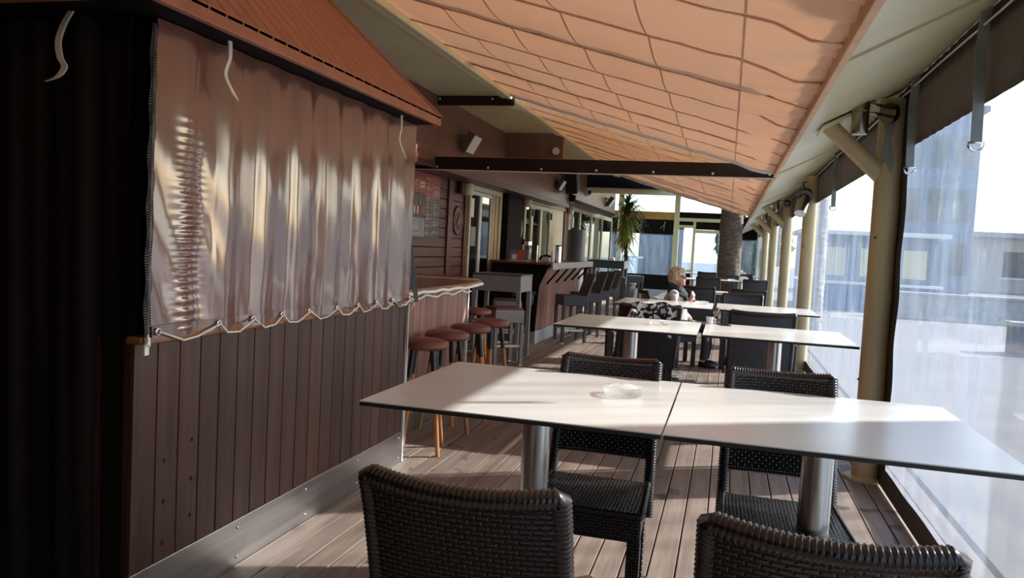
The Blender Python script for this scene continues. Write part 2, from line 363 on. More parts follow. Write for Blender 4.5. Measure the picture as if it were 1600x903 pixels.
# ================================================================== THE SETTING
XW = -3.2            # bar wall plane
PB = .109            # board pitch
fl = thing('floor', 'weathered brown timber deck floor of long boards', None, kind='structure')
b0 = MB().box(-.0515, .0515, -1.5, 29.5, -.03, 0).build('deck_board', 'deck', fl, bevel=.003, loc=(-1.761-PB/2, 0, 0))
b1 = None
for k in range(-38, 27):
    x = -1.761+PB*(k+.5)
    if x < XW+.02:
        if b1 is None: b1 = MB().box(-.0515, .0515, 21.9, 29.5, -.03, 0).build('deck_board', 'deck', fl, bevel=.003, loc=(x, 0, 0))
        else: share(b1, fl, (x, 0, 0))
    elif k != -1: share(b0, fl, (x, 0, 0))
MB().box(-6.5, 1.25, -1.6, 29.6, -.2, -.034).build('subfloor', 'under', fl)

# ---- bar wall on the left, with its planks, battens and doors
wl = thing('wall_left', 'dark red-brown plank wall of the bar building', None, kind='structure')
wb = MB().box(XW-.3, XW-.03, -1.5, 22.2, 0, 3.4).build('wall_core', 'darkwood', wl)
for (y0, y1) in ((4.3, 8.70), (8.87, 9.30), (11.66, 12.22)):
    p0 = None
    for i in range(19):
        z0 = .0+.1115*i
        if p0 is None: p0 = MB().box(-.03, 0, y0, y1, 0, .105).build('plank', 'plank', wl, bevel=.004, loc=(XW, 0, z0))
        else: share(p0, wl, (XW, 0, z0))
for (y0, y1) in ((8.70, 8.86), (9.30, 9.41), (12.2, 12.27)):
    MB().box(XW-.03, XW+.025, y0, y1, 0, 2.12).build('batten', 'plank', wl, bevel=.005)
MB().box(XW-.03, XW+.14, 10.85, 11.64, 0, 2.14).build('dark_panel', 'darkwood', wl, bevel=.01)
MB().box(XW-.03, XW+.05, 15.32, 15.62, 0, 2.2).build('post', 'plank', wl, bevel=.01)
MB().box(XW-.03, XW+.07, 15.62, 15.84, 0, 2.2).build('post', 'creampost', wl, bevel=.01)
# upper fascias
fa = thing('trim_1', 'tall red-brown fascia boxing above the bar doors', None, kind='structure')
MB().box(-3.17, -2.80, 4.3, 13.88, 2.02, 2.7).build('fascia_box', 'fasc_wall', fa, bevel=.008)
MB().box(-2.815, -2.795, 4.3, 13.88, 2.0, 2.06).build('lower_strip', 'plank', fa, bevel=.004)
fb = thing('trim_2', 'projecting brown fascia box with a dark end above the window row', None, kind='structure')
MB().box(-3.17, -2.70, 14.0, 19.0, 2.135, 2.7).build('fascia_box', 'fasc_wall', fb, bevel=.008)
MB().box(-2.87, -2.70, 13.89, 13.99, 2.12, 2.7).build('dark_end', 'darkwood', fb)
MB().box(-2.72, -2.692, 14.0, 19.0, 2.10, 2.16).build('lower_strip', 'darkwood', fb, bevel=.004)
bk = MB().box(-2.79, -2.06, 9.65, 9.75, 2.39, 2.698).build('trim_3', 'fasc_wall', None, bevel=.005); tag(bk, 'brown cross beam under the cream soffit behind the clear gable sheet', kind='structure')

# ---- doors and windows of the bar wall
def frame_rect(mb, x0, x1, y0, y1, z0, z1, t):
    mb.box(x0, x1, y0, y0+t, z0, z1); mb.box(x0, x1, y1-t, y1, z0, z1); mb.box(x0, x1, y0+t, y1-t, z1-t, z1); mb.box(x0, x1, y0+t, y1-t, z0, z0+t)
d1 = thing('door_1', 'cream framed sliding glass door beside the dark panel', None, kind='structure')
MB().box(XW-.03, XW+.05, 9.41, 10.84, 1.96, 2.09).build('lintel', 'cream', d1, bevel=.006)
for (y0, y1) in ((9.41, 9.46), (10.76, 10.84)): MB().box(XW-.03, XW+.05, y0, y1, 0, 1.96).build('jamb', 'cream', d1, bevel=.006)
for i, y in enumerate((10.44, 10.52, 10.60, 10.68)): MB().box(XW-.03, XW+.03-.01*(i % 2), y, y+.07, 0, 1.96).build('folded_leaf_edge', 'creampost', d1, bevel=.004)
for (y0, y1) in ((9.46, 9.95), (9.95, 10.44)):
    f = MB(); frame_rect(f, XW-.02, XW+.02, y0, y1, .02, 1.955, .045); lf = f.build('leaf_frame', 'alu', d1, bevel=.003)
    MB().box(XW-.004, XW+.004, y0+.045, y1-.045, .065, 1.91).build('pane', 'glassdark', lf)
MB().box(XW+.006, XW+.012, 9.56, 9.68, 1.62, 1.86).build('notice', 'paper', d1)
MB().box(XW+.006, XW+.010, 9.60, 9.80, 1.25, 1.5).build('sticker', 'greyprint', d1)
d2 = thing('door_2', 'cream folding glass door behind the bar counter', None, kind='structure')
MB().box(XW-.03, XW+.05, 12.27, 15.3, 2.0, 2.14).build('lintel', 'cream', d2, bevel=.006)
MB().box(XW-.03, XW+.02, 14.15, 15.3, 0, 2.0).build('blank_leaf', 'cream', d2, bevel=.006)
for (y0, y1) in ((12.27, 12.75), (12.75, 13.42), (13.42, 14.15)):
    f = MB(); frame_rect(f, XW-.02, XW+.025, y0, y1, .02, 1.99, .07); lf = f.build('leaf_frame', 'cream', d2, bevel=.003)
    MB().box(XW-.004, XW+.004, y0+.07, y1-.07, .09, 1.92).build('pane', 'glassdark', lf)
for y in (12.74, 14.14): MB().box(XW+.025, XW+.05, y-.03, y+.03, 1.78, 1.9).build('hinge', 'black', d2, bevel=.004)
ww = thing('window_1', 'row of cream framed dark windows beyond the bar', None, kind='structure')
MB().box(XW-.03, XW+.03, 15.84, 21.95, 2.06, 2.16).build('head_frame', 'cream', ww, bevel=.005)
MB().box(XW-.03, XW+.03, 15.84, 21.95, 0, .3).build('sill_panel', 'cream', ww, bevel=.005)
ys = (15.84, 17.05, 18.53, 20.18, 21.9)
for y in ys: MB().box(XW-.03, XW+.03, y, y+.13, .3, 2.06).build('mullion', 'creamsmooth', ww, bevel=.005)
for a, b in zip(ys[:-1], ys[1:]): MB().box(XW-.006, XW+.006, a+.13, b, .3, 2.06).build('pane', 'glassdark', ww)

# ---- ceilings, canopies and beams
so_ = thing('ceiling', 'cream painted soffit boards beside the cloth canopy', None, kind='structure')
MB().box(-3.2, -2.10, -1.5, 14.9, 2.7, 2.76).build('soffit_panel', 'creamsmooth', so_)
MB().box(-2.16, -2.12, -1.5, 14.9, 2.67, 2.7).build('moulding', 'creamsmooth', so_, bevel=.006)
MB().box(-2.10, -2.055, -1.5, 14.9, 2.66, 2.76).build('moulding', 'creamsmooth', so_, bevel=.008)
MB().box(-6.4, 1.1, 15.25, 28.2, 3.4, 3.5).build('far_ceiling', 'cream', so_)
CE = (-2.06, 2.71, .343, 2.035)
def canopy(y0, y1, label, seams):
    t = thing('canopy', label, 'canopy', group='salmon cloth canopies')
    x0, z0, x1, z1 = CE
    def f(u, v, off=0):
        x = x0+(x1-x0)*u; y = y0+(y1-y0)*v; z = z0+(z1-z0)*u
        s = (y-y0)/seams; fr = s-math.floor(s)
        sag = .036*math.sin(math.pi*fr)**.8*math.sin(math.pi*min(1, u*1.02))**.5
        col = abs(math.sin(math.pi*(u*6.0+.35))); z -= sag*(.7+.3*col)
        z -= .012*math.exp(-((u*6) % 1-.5)**2/.003)*-.35
        if u > .80:
            e = (u-.80)/.2; z += .026*e*math.sin(y*19+u*30+math.sin(y*5)*2.2)*math.sin(math.pi*e)**.5+.012*e*math.sin(y*41-u*34)
        z += .003*math.sin(y*3+x*2)
        return (x, y, z+off)
    nv = int((y1-y0)/.045)
    MB().grid(f, 84, nv).build('cloth', 'canopy', t, smooth=True, fix=False)
    n = int((y1-y0)/seams)
    for i in range(1, n+1):
        v = i*seams/(y1-y0)
        if v > .995: continue
        MB().tube([Vector(f(u/20, v))+Vector((0, 0, -.006)) for u in range(21)], .0055, 6).build('batten_pocket', 'canopyseam', t, smooth=True)
    for c in range(1, 6):
        u = (c-.35+.5)/6.0
        MB().grid(lambda a, b: tuple(Vector(f(u+(a-.5)*.004, b))+Vector((0, 0, -.003))), 2, nv//2).build('seam', 'canopyseam', t, smooth=True, fix=False)
    MB().bar((x1, y0, z1-.01), (x1, y1, z1-.01), .03, .07).build('edge_trim', 'canopytrim', t, bevel=.004)
    MB().tube([Vector(f(u/24, 1))+Vector((0, 0, -.012)) for u in range(25)], .017, 8).build('end_pole', 'alu', t, smooth=True)
    return t
canopy(-1.45, 7.16, 'salmon orange quilted cloth canopy above the tables', .62)
canopy(7.32, 14.85, 'salmon orange cloth canopy beyond the clear gable sheet', .62)
for k, y in enumerate((.4, 2.3, 4.2, 6.1, 8.6, 10.6, 12.6)):
    rb_ = MB().bar((-2.1, y, 2.93), (.36, y, 2.25), .10, .10).build('rafter', 'creampost', so_, bevel=.006)
# sloping cream soffit and header beam on the open side
so2 = thing('ceiling.001', 'sloping cream soffit between the canopy and the post line', None, kind='structure')
MB().hexa([(.352, -1.5, 2.03), (.945, -1.5, 2.33), (.945, 28, 2.33), (.352, 28, 2.03)], [(.352, -1.5, 2.06), (.945, -1.5, 2.36), (.945, 28, 2.36), (.352, 28, 2.06)]).build('soffit_panel', 'creamsmooth', so2)
for y in (3.15, 7.3, 11.5): MB().hexa([(.352, y, 2.018), (.945, y, 2.318), (.945, y+.03, 2.318), (.352, y+.03, 2.018)], [(.352, y, 2.03), (.945, y, 2.33), (.945, y+.03, 2.33), (.352, y+.03, 2.03)]).build('joint_strip', 'creamsmooth', so2)
hd = MB().box(.93, 1.10, -1.5, 28, 2.335, 2.5).build('trim_4', 'creampost', None, bevel=.01); tag(hd, 'cream header beam along the open side', kind='structure')
fbm = thing('trim_5', 'cream cross beam with dark boarding at the far end of the canopies', None, kind='structure')
MB().box(-3.2, .35, 15.1, 15.22, 2.37, 2.47).build('beam', 'creamsmooth', fbm, bevel=.01)
MB().box(-3.2, .35, 15.02, 15.1, 2.47, 3.45).build('boarding', 'darkwood', fbm)

# ---- closing wall behind the viewer
bwall = MB().box(-3.5, 1.1, -1.62, -1.5, 0, 3.2).build('wall_back', 'darkwood', None); tag(bwall, 'dark boarded wall closing the terrace behind', kind='structure')

# ---- far end wall with its glazing
EY = 28.0
ew = thing('wall_far', 'glazed end wall with cream posts and dark panels', None, kind='structure')
for x in (-6.2, -3.75, -1.80, .10, 1.0): MB().box(x-.09, x+.09, EY-.08, EY+.08, 0, 3.4).build('post', 'cream', ew, bevel=.012)
MB().box(-6.2, -1.8, EY-.05, EY+.05, 2.43, 2.70).build('sign_board', 'ochre', ew, bevel=.01)
MB().box(-6.2, -1.8, EY-.04, EY+.04, 1.92, 2.43).build('dark_panel', 'darkwood', ew, bevel=.008)
MB().box(-1.72, .02, EY-.04, EY+.04, 2.50, 2.72).build('dark_panel', 'darkwood', ew)
MB().box(-1.72, -1.22, EY-.04, EY+.04, 2.26, 2.50).build('dark_panel', 'darkwood', ew)
MB().box(-1.16, .02, EY-.04, EY+.04, 2.14, 2.40).build('dark_panel', 'darkwood', ew)
MB().box(-1.72, .02, EY-.07, EY+.05, 2.40, 2.52).build('rail', 'cream', ew, bevel=.008)
MB().box(-1.72, -1.19, EY-.07, EY+.05, 2.18, 2.27).build('rail', 'cream', ew, bevel=.008)
MB().box(-1.23, .02, EY-.07, EY+.05, 2.02, 2.13).build('rail', 'creamsmooth', ew, bevel=.008)
MB().box(-1.23, -1.14, EY-.06, EY+.06, 0, 2.5).build('post', 'cream', ew, bevel=.01)
MB().box(-.36, -.27, EY-.06, EY+.06, 0, 2.05).build('post', 'white', ew, bevel=.01)
MB().box(-1.72, -1.23, EY-.05, EY+.05, .64, .74).build('rail', 'cream', ew, bevel=.01)
MB().box(-1.72, -1.23, EY-.03, EY+.03, .2, .64).build('dark_panel', 'darkwood', ew)
MB().box(.18, .95, EY-.04, EY+.04, 1.86, 2.6).build('dark_panel', 'darkwood', ew)
MB().box(-6.2, -1.8, EY-.06, EY+.06, 0, .5).build('dark_base', 'darkwood', ew)
MB().box(-1.72, .95, EY-.06, EY+.06, 0, .2).build('dark_base', 'darkwood', ew)
for (x0, x1, z0, z1) in ((-6.1, -3.84, .5, 1.92), (-3.66, -1.89, .5, 1.92), (-1.72, -1.23, .74, 2.18), (-1.14, -.36, .2, 2.02), (.18, .92, .2, 1.86)):
    MB().box(x0, x1, EY-.006, EY+.006, z0, z1).build('pane', 'vinylfar', ew)
for (x0, x1) in ((-6.1, -3.84), (-3.66, -1.89), (-1.72, .02)):
    MB().box(x0, x1, EY-.006, EY+.006, 2.72, 3.4).build('pane', 'glass', ew)
fnt = bpy.data.curves.new('sign_lettering', 'FONT'); fnt.body = 'BROCHETTES'; fnt.size = .165; fnt.extrude = .004; fnt.align_x = 'LEFT'; fnt.space_character = 1.0
tmp = bpy.data.objects.new('tmp', fnt); C.objects.link(tmp); dg = bpy.context.evaluated_depsgraph_get(); me = bpy.data.meshes.new_from_object(tmp.evaluated_get(dg)); bpy.data.objects.remove(tmp)
me.materials.clear(); me.materials.append(M['orange_letters']); lt = bpy.data.objects.new('sign_lettering', me); C.objects.link(lt); lt.parent = ew; lt.location = (-3.52, EY-.056, 2.50); lt.rotation_euler = (R(90), 0, 0)
# hooks on the dark panel
for x in (-3.0, -2.2):
    MB().tube([(x-.15, EY-.06, 2.12), (x, EY-.12, 2.26), (x+.02, EY-.12, 2.36)], .014, 6).tube([(x, EY-.06, 2.36), (x-.02, EY-.1, 2.05)], .012, 6).build('hook', 'greystrap', ew)
# kerb in front of the end wall
kb = MB().extrude([(-1.45, 20.2, 0), (-1.65, 20.1, 0), (-5.2, 27.3, 0), (-4.9, 27.5, 0)], (0, 0, .14)).build('trim_6', 'stone', None, bevel=.01); tag(kb, 'low stone kerb slanting towards the end wall', kind='structure')

# ---- outside
gr = MB().box(1.26, 80, -30, 120, -.22, -.05).build('ground', 'paving', None); tag(gr, 'pale sunlit paving outside the terrace', kind='structure')
gr2 = MB().box(-40, 1.26, 29.7, 120, -.22, -.06).build('ground.001', 'paving', None); tag(gr2, 'pale paving beyond the end wall', kind='structure')

# ================================================================== KIOSK
KX = -1.77
ki = thing('kiosk', 'dark brown timber kiosk with steel kick plate and terracotta hipped roof', 'kiosk', (-2.4, 3.1, 0))
kl = (2.4, -3.1, 0)
def kpart(mb, name, mat, **k): o = mb.build(name, mat, ki, **k); o.location = kl; return o
kpart(MB().box(-3.15, KX-.022, 2.08, 4.2, 0, 1.93), 'body', 'darkwood')
cb0 = MB().box(-.02, 0, -.0525, .0525, .18, .945).build('cladding_board', 'clad', ki, bevel=.003, loc=(KX+2.4, 2.108-3.1, 0))
for i in range(1, 20): share(cb0, ki, (KX+2.4, 2.108+.109*i-3.1, 0))
cf0 = MB().box(-.0525, .0525, 0, .02, .05, .945).build('cladding_board', 'clad', ki, bevel=.003, loc=(KX-.06+2.4, 2.055-3.1, 0))
for i in range(1, 12): share(cf0, ki, (KX-.06-.109*i+2.4, 2.055-3.1, 0))
kp = kpart(MB().box(KX-.02, KX+.006, 2.05, 4.225, 0, .183), 'kick_plate', 'steel', bevel=.002)
sc0 = None
for y in (2.11, 2.622, 3.135, 3.65, 4.17):
    for z in (.036, .152):
        if sc0 is None: sc0 = MB().ball((0, 0, 0), .007, 10, 6, (.6, 1, 1)).build('screw', 'chrome', kp, smooth=True, loc=(KX+.007, y, z))
        else: share(sc0, kp, (KX+.007, y, z))
nh = MB()
kpart(MB().box(KX-.03, KX+.028, 2.05, 4.24, .925, .95), 'ledge', 'trimwood', bevel=.005)
kpart(MB().box(KX-.012, KX+.012, 4.218, 4.236, 0, .95), 'corner_strip', 'alu', bevel=.003)
# holes left by old fixings
hole = None
for (px, pz) in ((2.205, .52), (2.27, .54), (2.345, .56), (2.205, .38), (2.27, .40), (2.345, .42), (2.205, .24), (2.27, .265), (2.345, .29)):
    if hole is None: hole = MB().ball((0, 0, 0), .008, 8, 6, (.3, 1, 1)).build('screw_hole', 'under', ki, loc=(KX+.001+2.4, px-3.1, pz))
    else: share(hole, ki, (KX+.001+2.4, px-3.1, pz))
# roof
EX, EY0, EY1, EZ, SL = -1.605, 1.88, 4.21, 1.99, 1.1
rf = kpart(MB().box(EX-.03, EX, EY0, EY1, 1.94, 2.0).box(-3.1, EX-.03, EY0, EY0+.03, 1.94, 2.0).box(-3.1, EX-.03, EY1-.03, EY1, 1.94, 2.0), 'eave_fascia', 'roofedge', bevel=.006)
kpart(MB().box(-3.1, EX-.03, EY0+.03, EY1-.03, 1.945, 1.955), 'eave_soffit', 'darkwood')
RUN = .62; n = 26; wdt = (EY1-EY0)/n
for i in range(n):
    ya, yb = EY0+wdt*i+.0025, EY0+wdt*(i+1)-.0025
    ra, rb = [min(RUN, EY1-y, y-EY0) for y in (ya, yb)]
    q = [(EX, ya), (EX, yb), (EX-max(rb, .004), yb), (EX-max(ra, .004), ya)]
    lo = [(x, y, EZ+(EX-x)*SL-.012) for x, y in q]; hi = [(x, y, EZ+(EX-x)*SL+.002) for x, y in q]
    kpart(MB().hexa(lo, hi), 'roof_board', 'roofbd', bevel=.002)
kpart(MB().extrude([(EX-.005, EY1, EZ-.015), (EX-RUN, EY1-RUN, EZ+RUN*SL-.015), (-3.1, EY1-RUN, EZ+RUN*SL-.015), (-3.1, EY1, EZ-.015)], (0, .012, .006)), 'roof_face', 'roofbd')
kpart(MB().extrude([(EX-.005, EY0, EZ-.015), (EX-RUN, EY0+RUN, EZ+RUN*SL-.015), (-3.1, EY0+RUN, EZ+RUN*SL-.015), (-3.1, EY0, EZ-.015)], (0, -.012, .006)), 'roof_face', 'roofbd')
for (ya, s) in ((EY1, -1), (EY0, 1)): kpart(MB().bar((EX, ya, EZ), (EX-RUN, ya+s*RUN, EZ+RUN*SL), .03, .012), 'hip_cap', 'roofedge', bevel=.003)

# glossy curtain on the terrace side
cu_ = thing('vinyl_curtain', 'glossy brown vinyl curtain laced shut on the kiosk side', 'curtain', (KX, 3.13, .95))
co = Vector((KX, 3.13, .95))
def fold(y, z):
    t = (z-.945)/(1.94-.945); u = (y-2.08)/2.1
    a = .0095*(1-.45*t)
    g = math.sin(2*math.pi*y/.265+.9*math.sin(2.3*y)+(1-t)*.9*math.sin(3.1*y))
    g = math.copysign(abs(g)**.75, g)
    h = .22*math.sin(2*math.pi*y/.113+z*1.2+1)
    x = a*(g+h)*smoothstep(0, .12, u)*(.35+.65*smoothstep(0, .25, 1-u))
    x += .010*math.exp(-((y-2.255)/.05)**2)*math.sin(z*240+3*math.sin(z*21))*.4*smoothstep(1.75, 1.3, z)
    x += .004*smoothstep(.30, 0, u)*math.sin(z*19+y*31)*smoothstep(1.8, 1.2, z)
    x += .010*math.sin(math.pi*t)*math.sin(3.2*u)+.0015*math.sin(z*21+y*19)*(1-t)
    return x
MB().grid(lambda u, v: (.03+fold(2.085+2.1*u, .945+.995*v), 2.085+2.1*u-co.y, .995*v-.005), 280, 150).build('sheet', 'curtain', cu_, smooth=True, fix=False)
MB().grid(lambda u, v: (.034+fold(2.085+2.1*u, .95), 2.085+2.1*u-co.y, .045*v-.012), 140, 2).build('bottom_hem', 'curtain', cu_, smooth=True, fix=False)
ey_y = [2.107, 2.415, 2.628, 2.85, 3.06, 3.29, 3.499, 3.719, 3.936, 4.17]; e0 = None; pth = []
for i, y in enumerate(ey_y):
    xx = .04+fold(y, .95)
    ring = [(0, .010*math.cos(a*math.pi/8), .010*math.sin(a*math.pi/8)) for a in range(16)]
    if e0 is None: e0 = MB().tube(ring, .0035, 6, closed=True).build('eyelet', 'chrome', cu_, smooth=True, loc=(xx, y-co.y, .015))
    else: share(e0, cu_, (xx, y-co.y, .015))
    pth += [(xx+.006, y-co.y, .015)]
    if i < len(ey_y)-1:
        ym = (y+ey_y[i+1])/2-co.y
        if i % 2: pth += [(xx+.012, y-co.y+.035, -.018), (xx+.012, ym, -.022)]
        else: pth += [(.036, ym-.02, -.026), (.036, ym+.05, -.020)]
pth += [(.06, 1.06, -.02), (.05, 1.03, -.05), (.045, 1.07, -.03)]
MB().tube(pth, .0038, 6).build('lacing_cord', 'cord', cu_, smooth=True)
MB().tube([(.045, 4.17-co.y, .012), (.065, 4.05-co.y, -.018), (.06, 3.98-co.y, -.005), (.05, 4.16-co.y, .0)], .004, 6).build('cord_loop', 'cord', cu_, smooth=True)
MB().tube([(.02, 4.20-co.y, -.02), (.012, 4.23-co.y, -.4), (.012, 4.23-co.y, -.9)], .004, 6).build('cord_tail', 'cord', cu_, smooth=True)
MB().grid(lambda u, v: (.028+.004*math.sin(v*40), 2.06+.028*u-co.y, .99*v-.02), 3, 60).build('zip_tape', 'black', cu_, fix=False)
zt = MB()
for i in range(120): zt.box(.030, .036, 2.066-co.y, 2.078-co.y, -.02+.0082*i, -.0155+.0082*i)
zt.build('zip_teeth', 'dark_metal', cu_)
MB().box(.034, .046, 2.056-co.y, 2.072-co.y, -.03, .0).box(.04, .046, 2.046-co.y, 2.066-co.y, -.055, -.02).tube([(.044, 2.06-co.y, .01), (.05, 2.055-co.y, -.01), (.044, 2.05-co.y, -.03)], .004, 6).build('zip_pull', 'alu', cu_, bevel=.002)
MB().extrude([(.03, 4.185-co.y, .30), (.05, 4.20-co.y, .16), (.06, 4.235-co.y, -.01), (.05, 4.215-co.y, -.01), (.035, 4.185-co.y, .10)], (.004, .004, 0)).build('corner_flap', 'black', cu_)
def hang_strap(parent, pts, w, name='strap', mat='strap', axis=(0, 1, 0)):
    mb = MB(); ax = Vector(axis); P = [Vector(p) for p in pts]
    # smooth the path
    Q = []
    for i in range(len(P)-1):
        for k in range(6):
            t = k/6; a = P[max(0, i-1)]; b = P[i]; c = P[i+1]; d = P[min(len(P)-1, i+2)]
            Q.append(.5*((2*b)+(c-a)*t+(2*a-5*b+4*c-d)*t*t+(3*b-a-3*c+d)*t**3))
    Q.append(P[-1]); nn = len(Q)
    wid = [w*(1 if (i < nn*.75 or mat == 'greystrap') else 1-.75*(i-nn*.75)/(nn*.25)) for i in range(nn)]
    nrm = ax.cross(Vector((0, 0, 1)))*.0035
    mb.slab(lambda u, v: Q[int(round(v*(nn-1)))]+ax*(u-.5)*wid[int(round(v*(nn-1)))]+nrm, lambda u, v: Q[int(round(v*(nn-1)))]+ax*(u-.5)*wid[int(round(v*(nn-1)))]-nrm, 1, nn-1)
    return mb.build(name, mat, parent, angle=True)
hang_strap(cu_, [(.075, 2.384-co.y, 1.0), (.075, 2.385-co.y, .94), (.07, 2.37-co.y, .88), (.08, 2.395-co.y, .83), (.085, 2.425-co.y, .80)], .018)
hang_strap(cu_, [(.07, 3.872-co.y, .995), (.07, 3.872-co.y, .93), (.066, 3.862-co.y, .87), (.075, 3.885-co.y, .82), (.08, 3.93-co.y, .775)], .016)
# brown curtain on the shaded end, the shade put into its colour
cd = thing('vinyl_curtain', 'shade-darkened brown vinyl curtain hanging on the shaded kiosk end', 'curtain', (-2.4, 2.04, .95))
MB().grid(lambda u, v: (-.7+1.32*u, .012*math.sin(u*36)+.006*math.sin(u*91+v*3), -.9+1.885*v), 120, 20).build('sheet', 'curtain_shaded', cd, smooth=True, fix=False)
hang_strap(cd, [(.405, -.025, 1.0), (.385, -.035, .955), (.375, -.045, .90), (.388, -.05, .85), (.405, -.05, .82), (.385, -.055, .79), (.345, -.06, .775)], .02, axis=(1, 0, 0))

# lower bar joined to the kiosk, with its counter
lb = thing('kiosk_bar', 'low brown panelled bar with rounded wooden counter behind the round stools', 'bar counter', (-2.4, 5.2, 0))
lo_ = (2.4, -5.2, 0)
def lpart(mb, name, mat, **k): o = mb.build(name, mat, lb, **k); o.location = lo_; return o
lpart(MB().box(-2.68, -2.022, 4.24, 6.03, 0, .94), 'body', 'darkwood')
lbd = MB().box(-.02, 0, -.0525, .0525, .12, .94).build('cladding_board', 'barfront', lb, bevel=.003, loc=(-2.0+2.4, 4.30-5.2, 0))
for i in range(1, 16): share(lbd, lb, (-2.0+2.4, 4.30+.109*i-5.2, 0))
lpart(MB().box(-2.02, -1.995, 4.24, 6.03, 0, .12), 'kick_plate', 'steel')
lpart(MB().box(-2.02, -1.992, 6.018, 6.04, 0, .94), 'corner_strip', 'alu', bevel=.003)
arc = [(-1.84, 4.242), (-1.84, 5.55), (-1.86, 5.85), (-1.92, 6.12), (-2.03, 6.36), (-2.2, 6.55), (-2.45, 6.66), (-2.7, 6.68), (-2.7, 4.242)]
lpart(MB().prism(arc, .955, .995), 'counter_top', 'countertop', bevel=.006)
lpart(MB().tube([(x+.004, y+.004, .968+.006*math.sin(i*2.4)) for i, (x, y) in enumerate([(-1.84, 4.25+.12*k) for k in range(11)]+arc[2:7])], .012, 8), 'edge_binding', 'alu', smooth=True)
lpart(MB().tube([(-1.825, 4.26+.1*k, .94+.012*math.sin(k*1.9)) for k in range(14)], .006, 6), 'cord', 'cord', smooth=True)

# ================================================================== CLEAR GABLE SHEET with its dark hems
gs = thing('gable_sheet', 'clear vinyl gable sheet with dark studded hems hung across the terrace', 'vinyl sheet', (-1.4, 7.24, 2.0))
gl = (1.4, -7.24, -2.0)
def gpart(mb, name, mat, **k): o = mb.build(name, mat, gs, **k); o.location = gl; return o
gpart(MB().extrude([(-3.15, 7.238, 2.05), (.33, 7.238, 2.05), (.33, 7.238, 2.03), (-2.05, 7.238, 2.68), (-3.15, 7.238, 2.68)][:5], (0, .004, 0)), 'clear_sheet', 'vinylc')
gpart(MB().box(-3.16, .345, 7.225, 7.25, 1.99, 2.112).box(.285, .345, 7.225, 7.25, 2.1, 2.15), 'lower_hem', 'hem', bevel=.004)
gpart(MB().box(-3.16, -2.03, 7.225, 7.25, 2.605, 2.695), 'upper_hem', 'hem', bevel=.004)
gpart(MB().box(-3.16, .345, 7.222, 7.252, 1.982, 1.99), 'hem_piping', 'strap')
st0 = None
for (x, z) in [(-2.78+.52*i, 2.015) for i in range(6)]+[(.30, 2.02)]+[(-2.78, 2.665), (-2.25, 2.665)]:
    if st0 is None: st0 = MB().ball((0, 0, 0), .012, 10, 6, (1, .6, 1)).build('snap_stud', 'stud', gs, smooth=True, loc=(x+1.4, 7.222-7.24, z-2))
    else: share(st0, gs, (x+1.4, 7.222-7.24, z-2))

# ================================================================== POSTS, BRACKETS, LAMPS on the open side
PXP = .88
def post(y, r, label, mat='creampost', bracket=True, patch=False):
    t = thing('post', label, 'post', (PXP, y, 0), group='cream posts of the open side')
    MB().cyl((0, 0, 0), (0, 0, 2.262), r, 24).build('tube', mat, t, angle=True)
    MB().lathe([(r*1.6, 0), (r*1.6, .015), (r*1.02, .02)], n=24).build('base_flange', mat, t, angle=True)
    if bracket:
        MB().cyl((-r*.3, 0, 1.80), (-.345, 0, 2.105), r*.66, 16).build('strut', mat, t, angle=True)
        MB().hexa([(-.40, -.16, 2.065), (-.12, -.16, 2.207), (-.12, .16, 2.207), (-.40, .16, 2.065)], [(-.40, -.16, 2.085), (-.12, -.16, 2.227), (-.12, .16, 2.227), (-.40, .16, 2.085)]).build('fixing_plate', 'creamsmooth', t, bevel=.004)
    if patch:
        MB().grid(lambda u, v: ((r+.0018)*math.cos(-1.95+(.75+.25*math.sin(v*7))*(u-.5)), (r+.0018)*math.sin(-1.95+(.75+.25*math.sin(v*7))*(u-.5)), 1.86+.28*v+.03*math.sin(u*5)), 6, 14).build('filler_patch', 'greypatch', t, smooth=True, fix=False)
    b = MB().ball((-r, 0, .6), .008, 8, 5); b.ball((-r*.7, -r*.72, 1.45), .009, 8, 5)
    b.build('bolt', 'dark_metal', t, smooth=True)
    return t
def updown_lamp(y, label):
    t = thing('wall_lamp', label, 'lamp', (PXP, y, 2.05), group='cylinder lamps on the posts')
    cx, cy = -.205, -.20
    MB().lathe([(.044, -.02), (.047, -.015), (.047, .10), (.047, .105), (.0455, .107), (.047, .109), (.047, .215), (.044, .22)], c=(cx, cy, 0), n=24).build('cylinder', 'nickel', t, angle=True)
    MB().lathe([(.001, -.022), (.040, -.022), (.040, -.012)], c=(cx, cy, 0), n=20).build('lens', 'paper', t, angle=True)
    for z in (.10, .15): MB().tube([(cx+.04, cy, z), (cx+.09, cy+.02, z), (-.03, -.09, z)], .009, 8).build('arm', 'nickel', t, smooth=True)
    MB().cyl((-.045, -.085, .12), (-.02, -.065, .12), .06, 20).build('wall_plate', 'nickel', t, angle=True)
    return t
def spot_lamp(y, label, z=2.02, dx=-.08):
    t = thing('spot_lamp', label, 'lamp', (PXP, y, z), group='spot lamps on the posts')
    MB().cyl((dx, -.10, -.02), (dx-.05, -.22, -.20), .065, 20).build('barrel', 'nickel', t, angle=True)
    MB().cyl((dx-.05, -.22, -.20), (dx-.052, -.225, -.207), .06, 20).build('lens', 'paper', t, angle=True)
    MB().cyl((dx, -.05, .03), (dx, -.12, -.01), .085, 20).build('collar', 'dark_metal', t, angle=True)
    MB().tube([(dx, -.06, .08), (dx-.03, -.1, .16), (dx+.05, -.02, .18), (.0, .0, .1)], .008, 6).build('cable', 'blackcable', t, smooth=True)
    return t
post(.6, .072, 'cream post with strut at the near end of the row')
post(5.1, .076, 'cream tubular post with grey filler patch and diagonal strut', patch=True)
post(9.73, .076, 'brownish cream post without a strut carrying a spot lamp', mat='creampost', bracket=False)
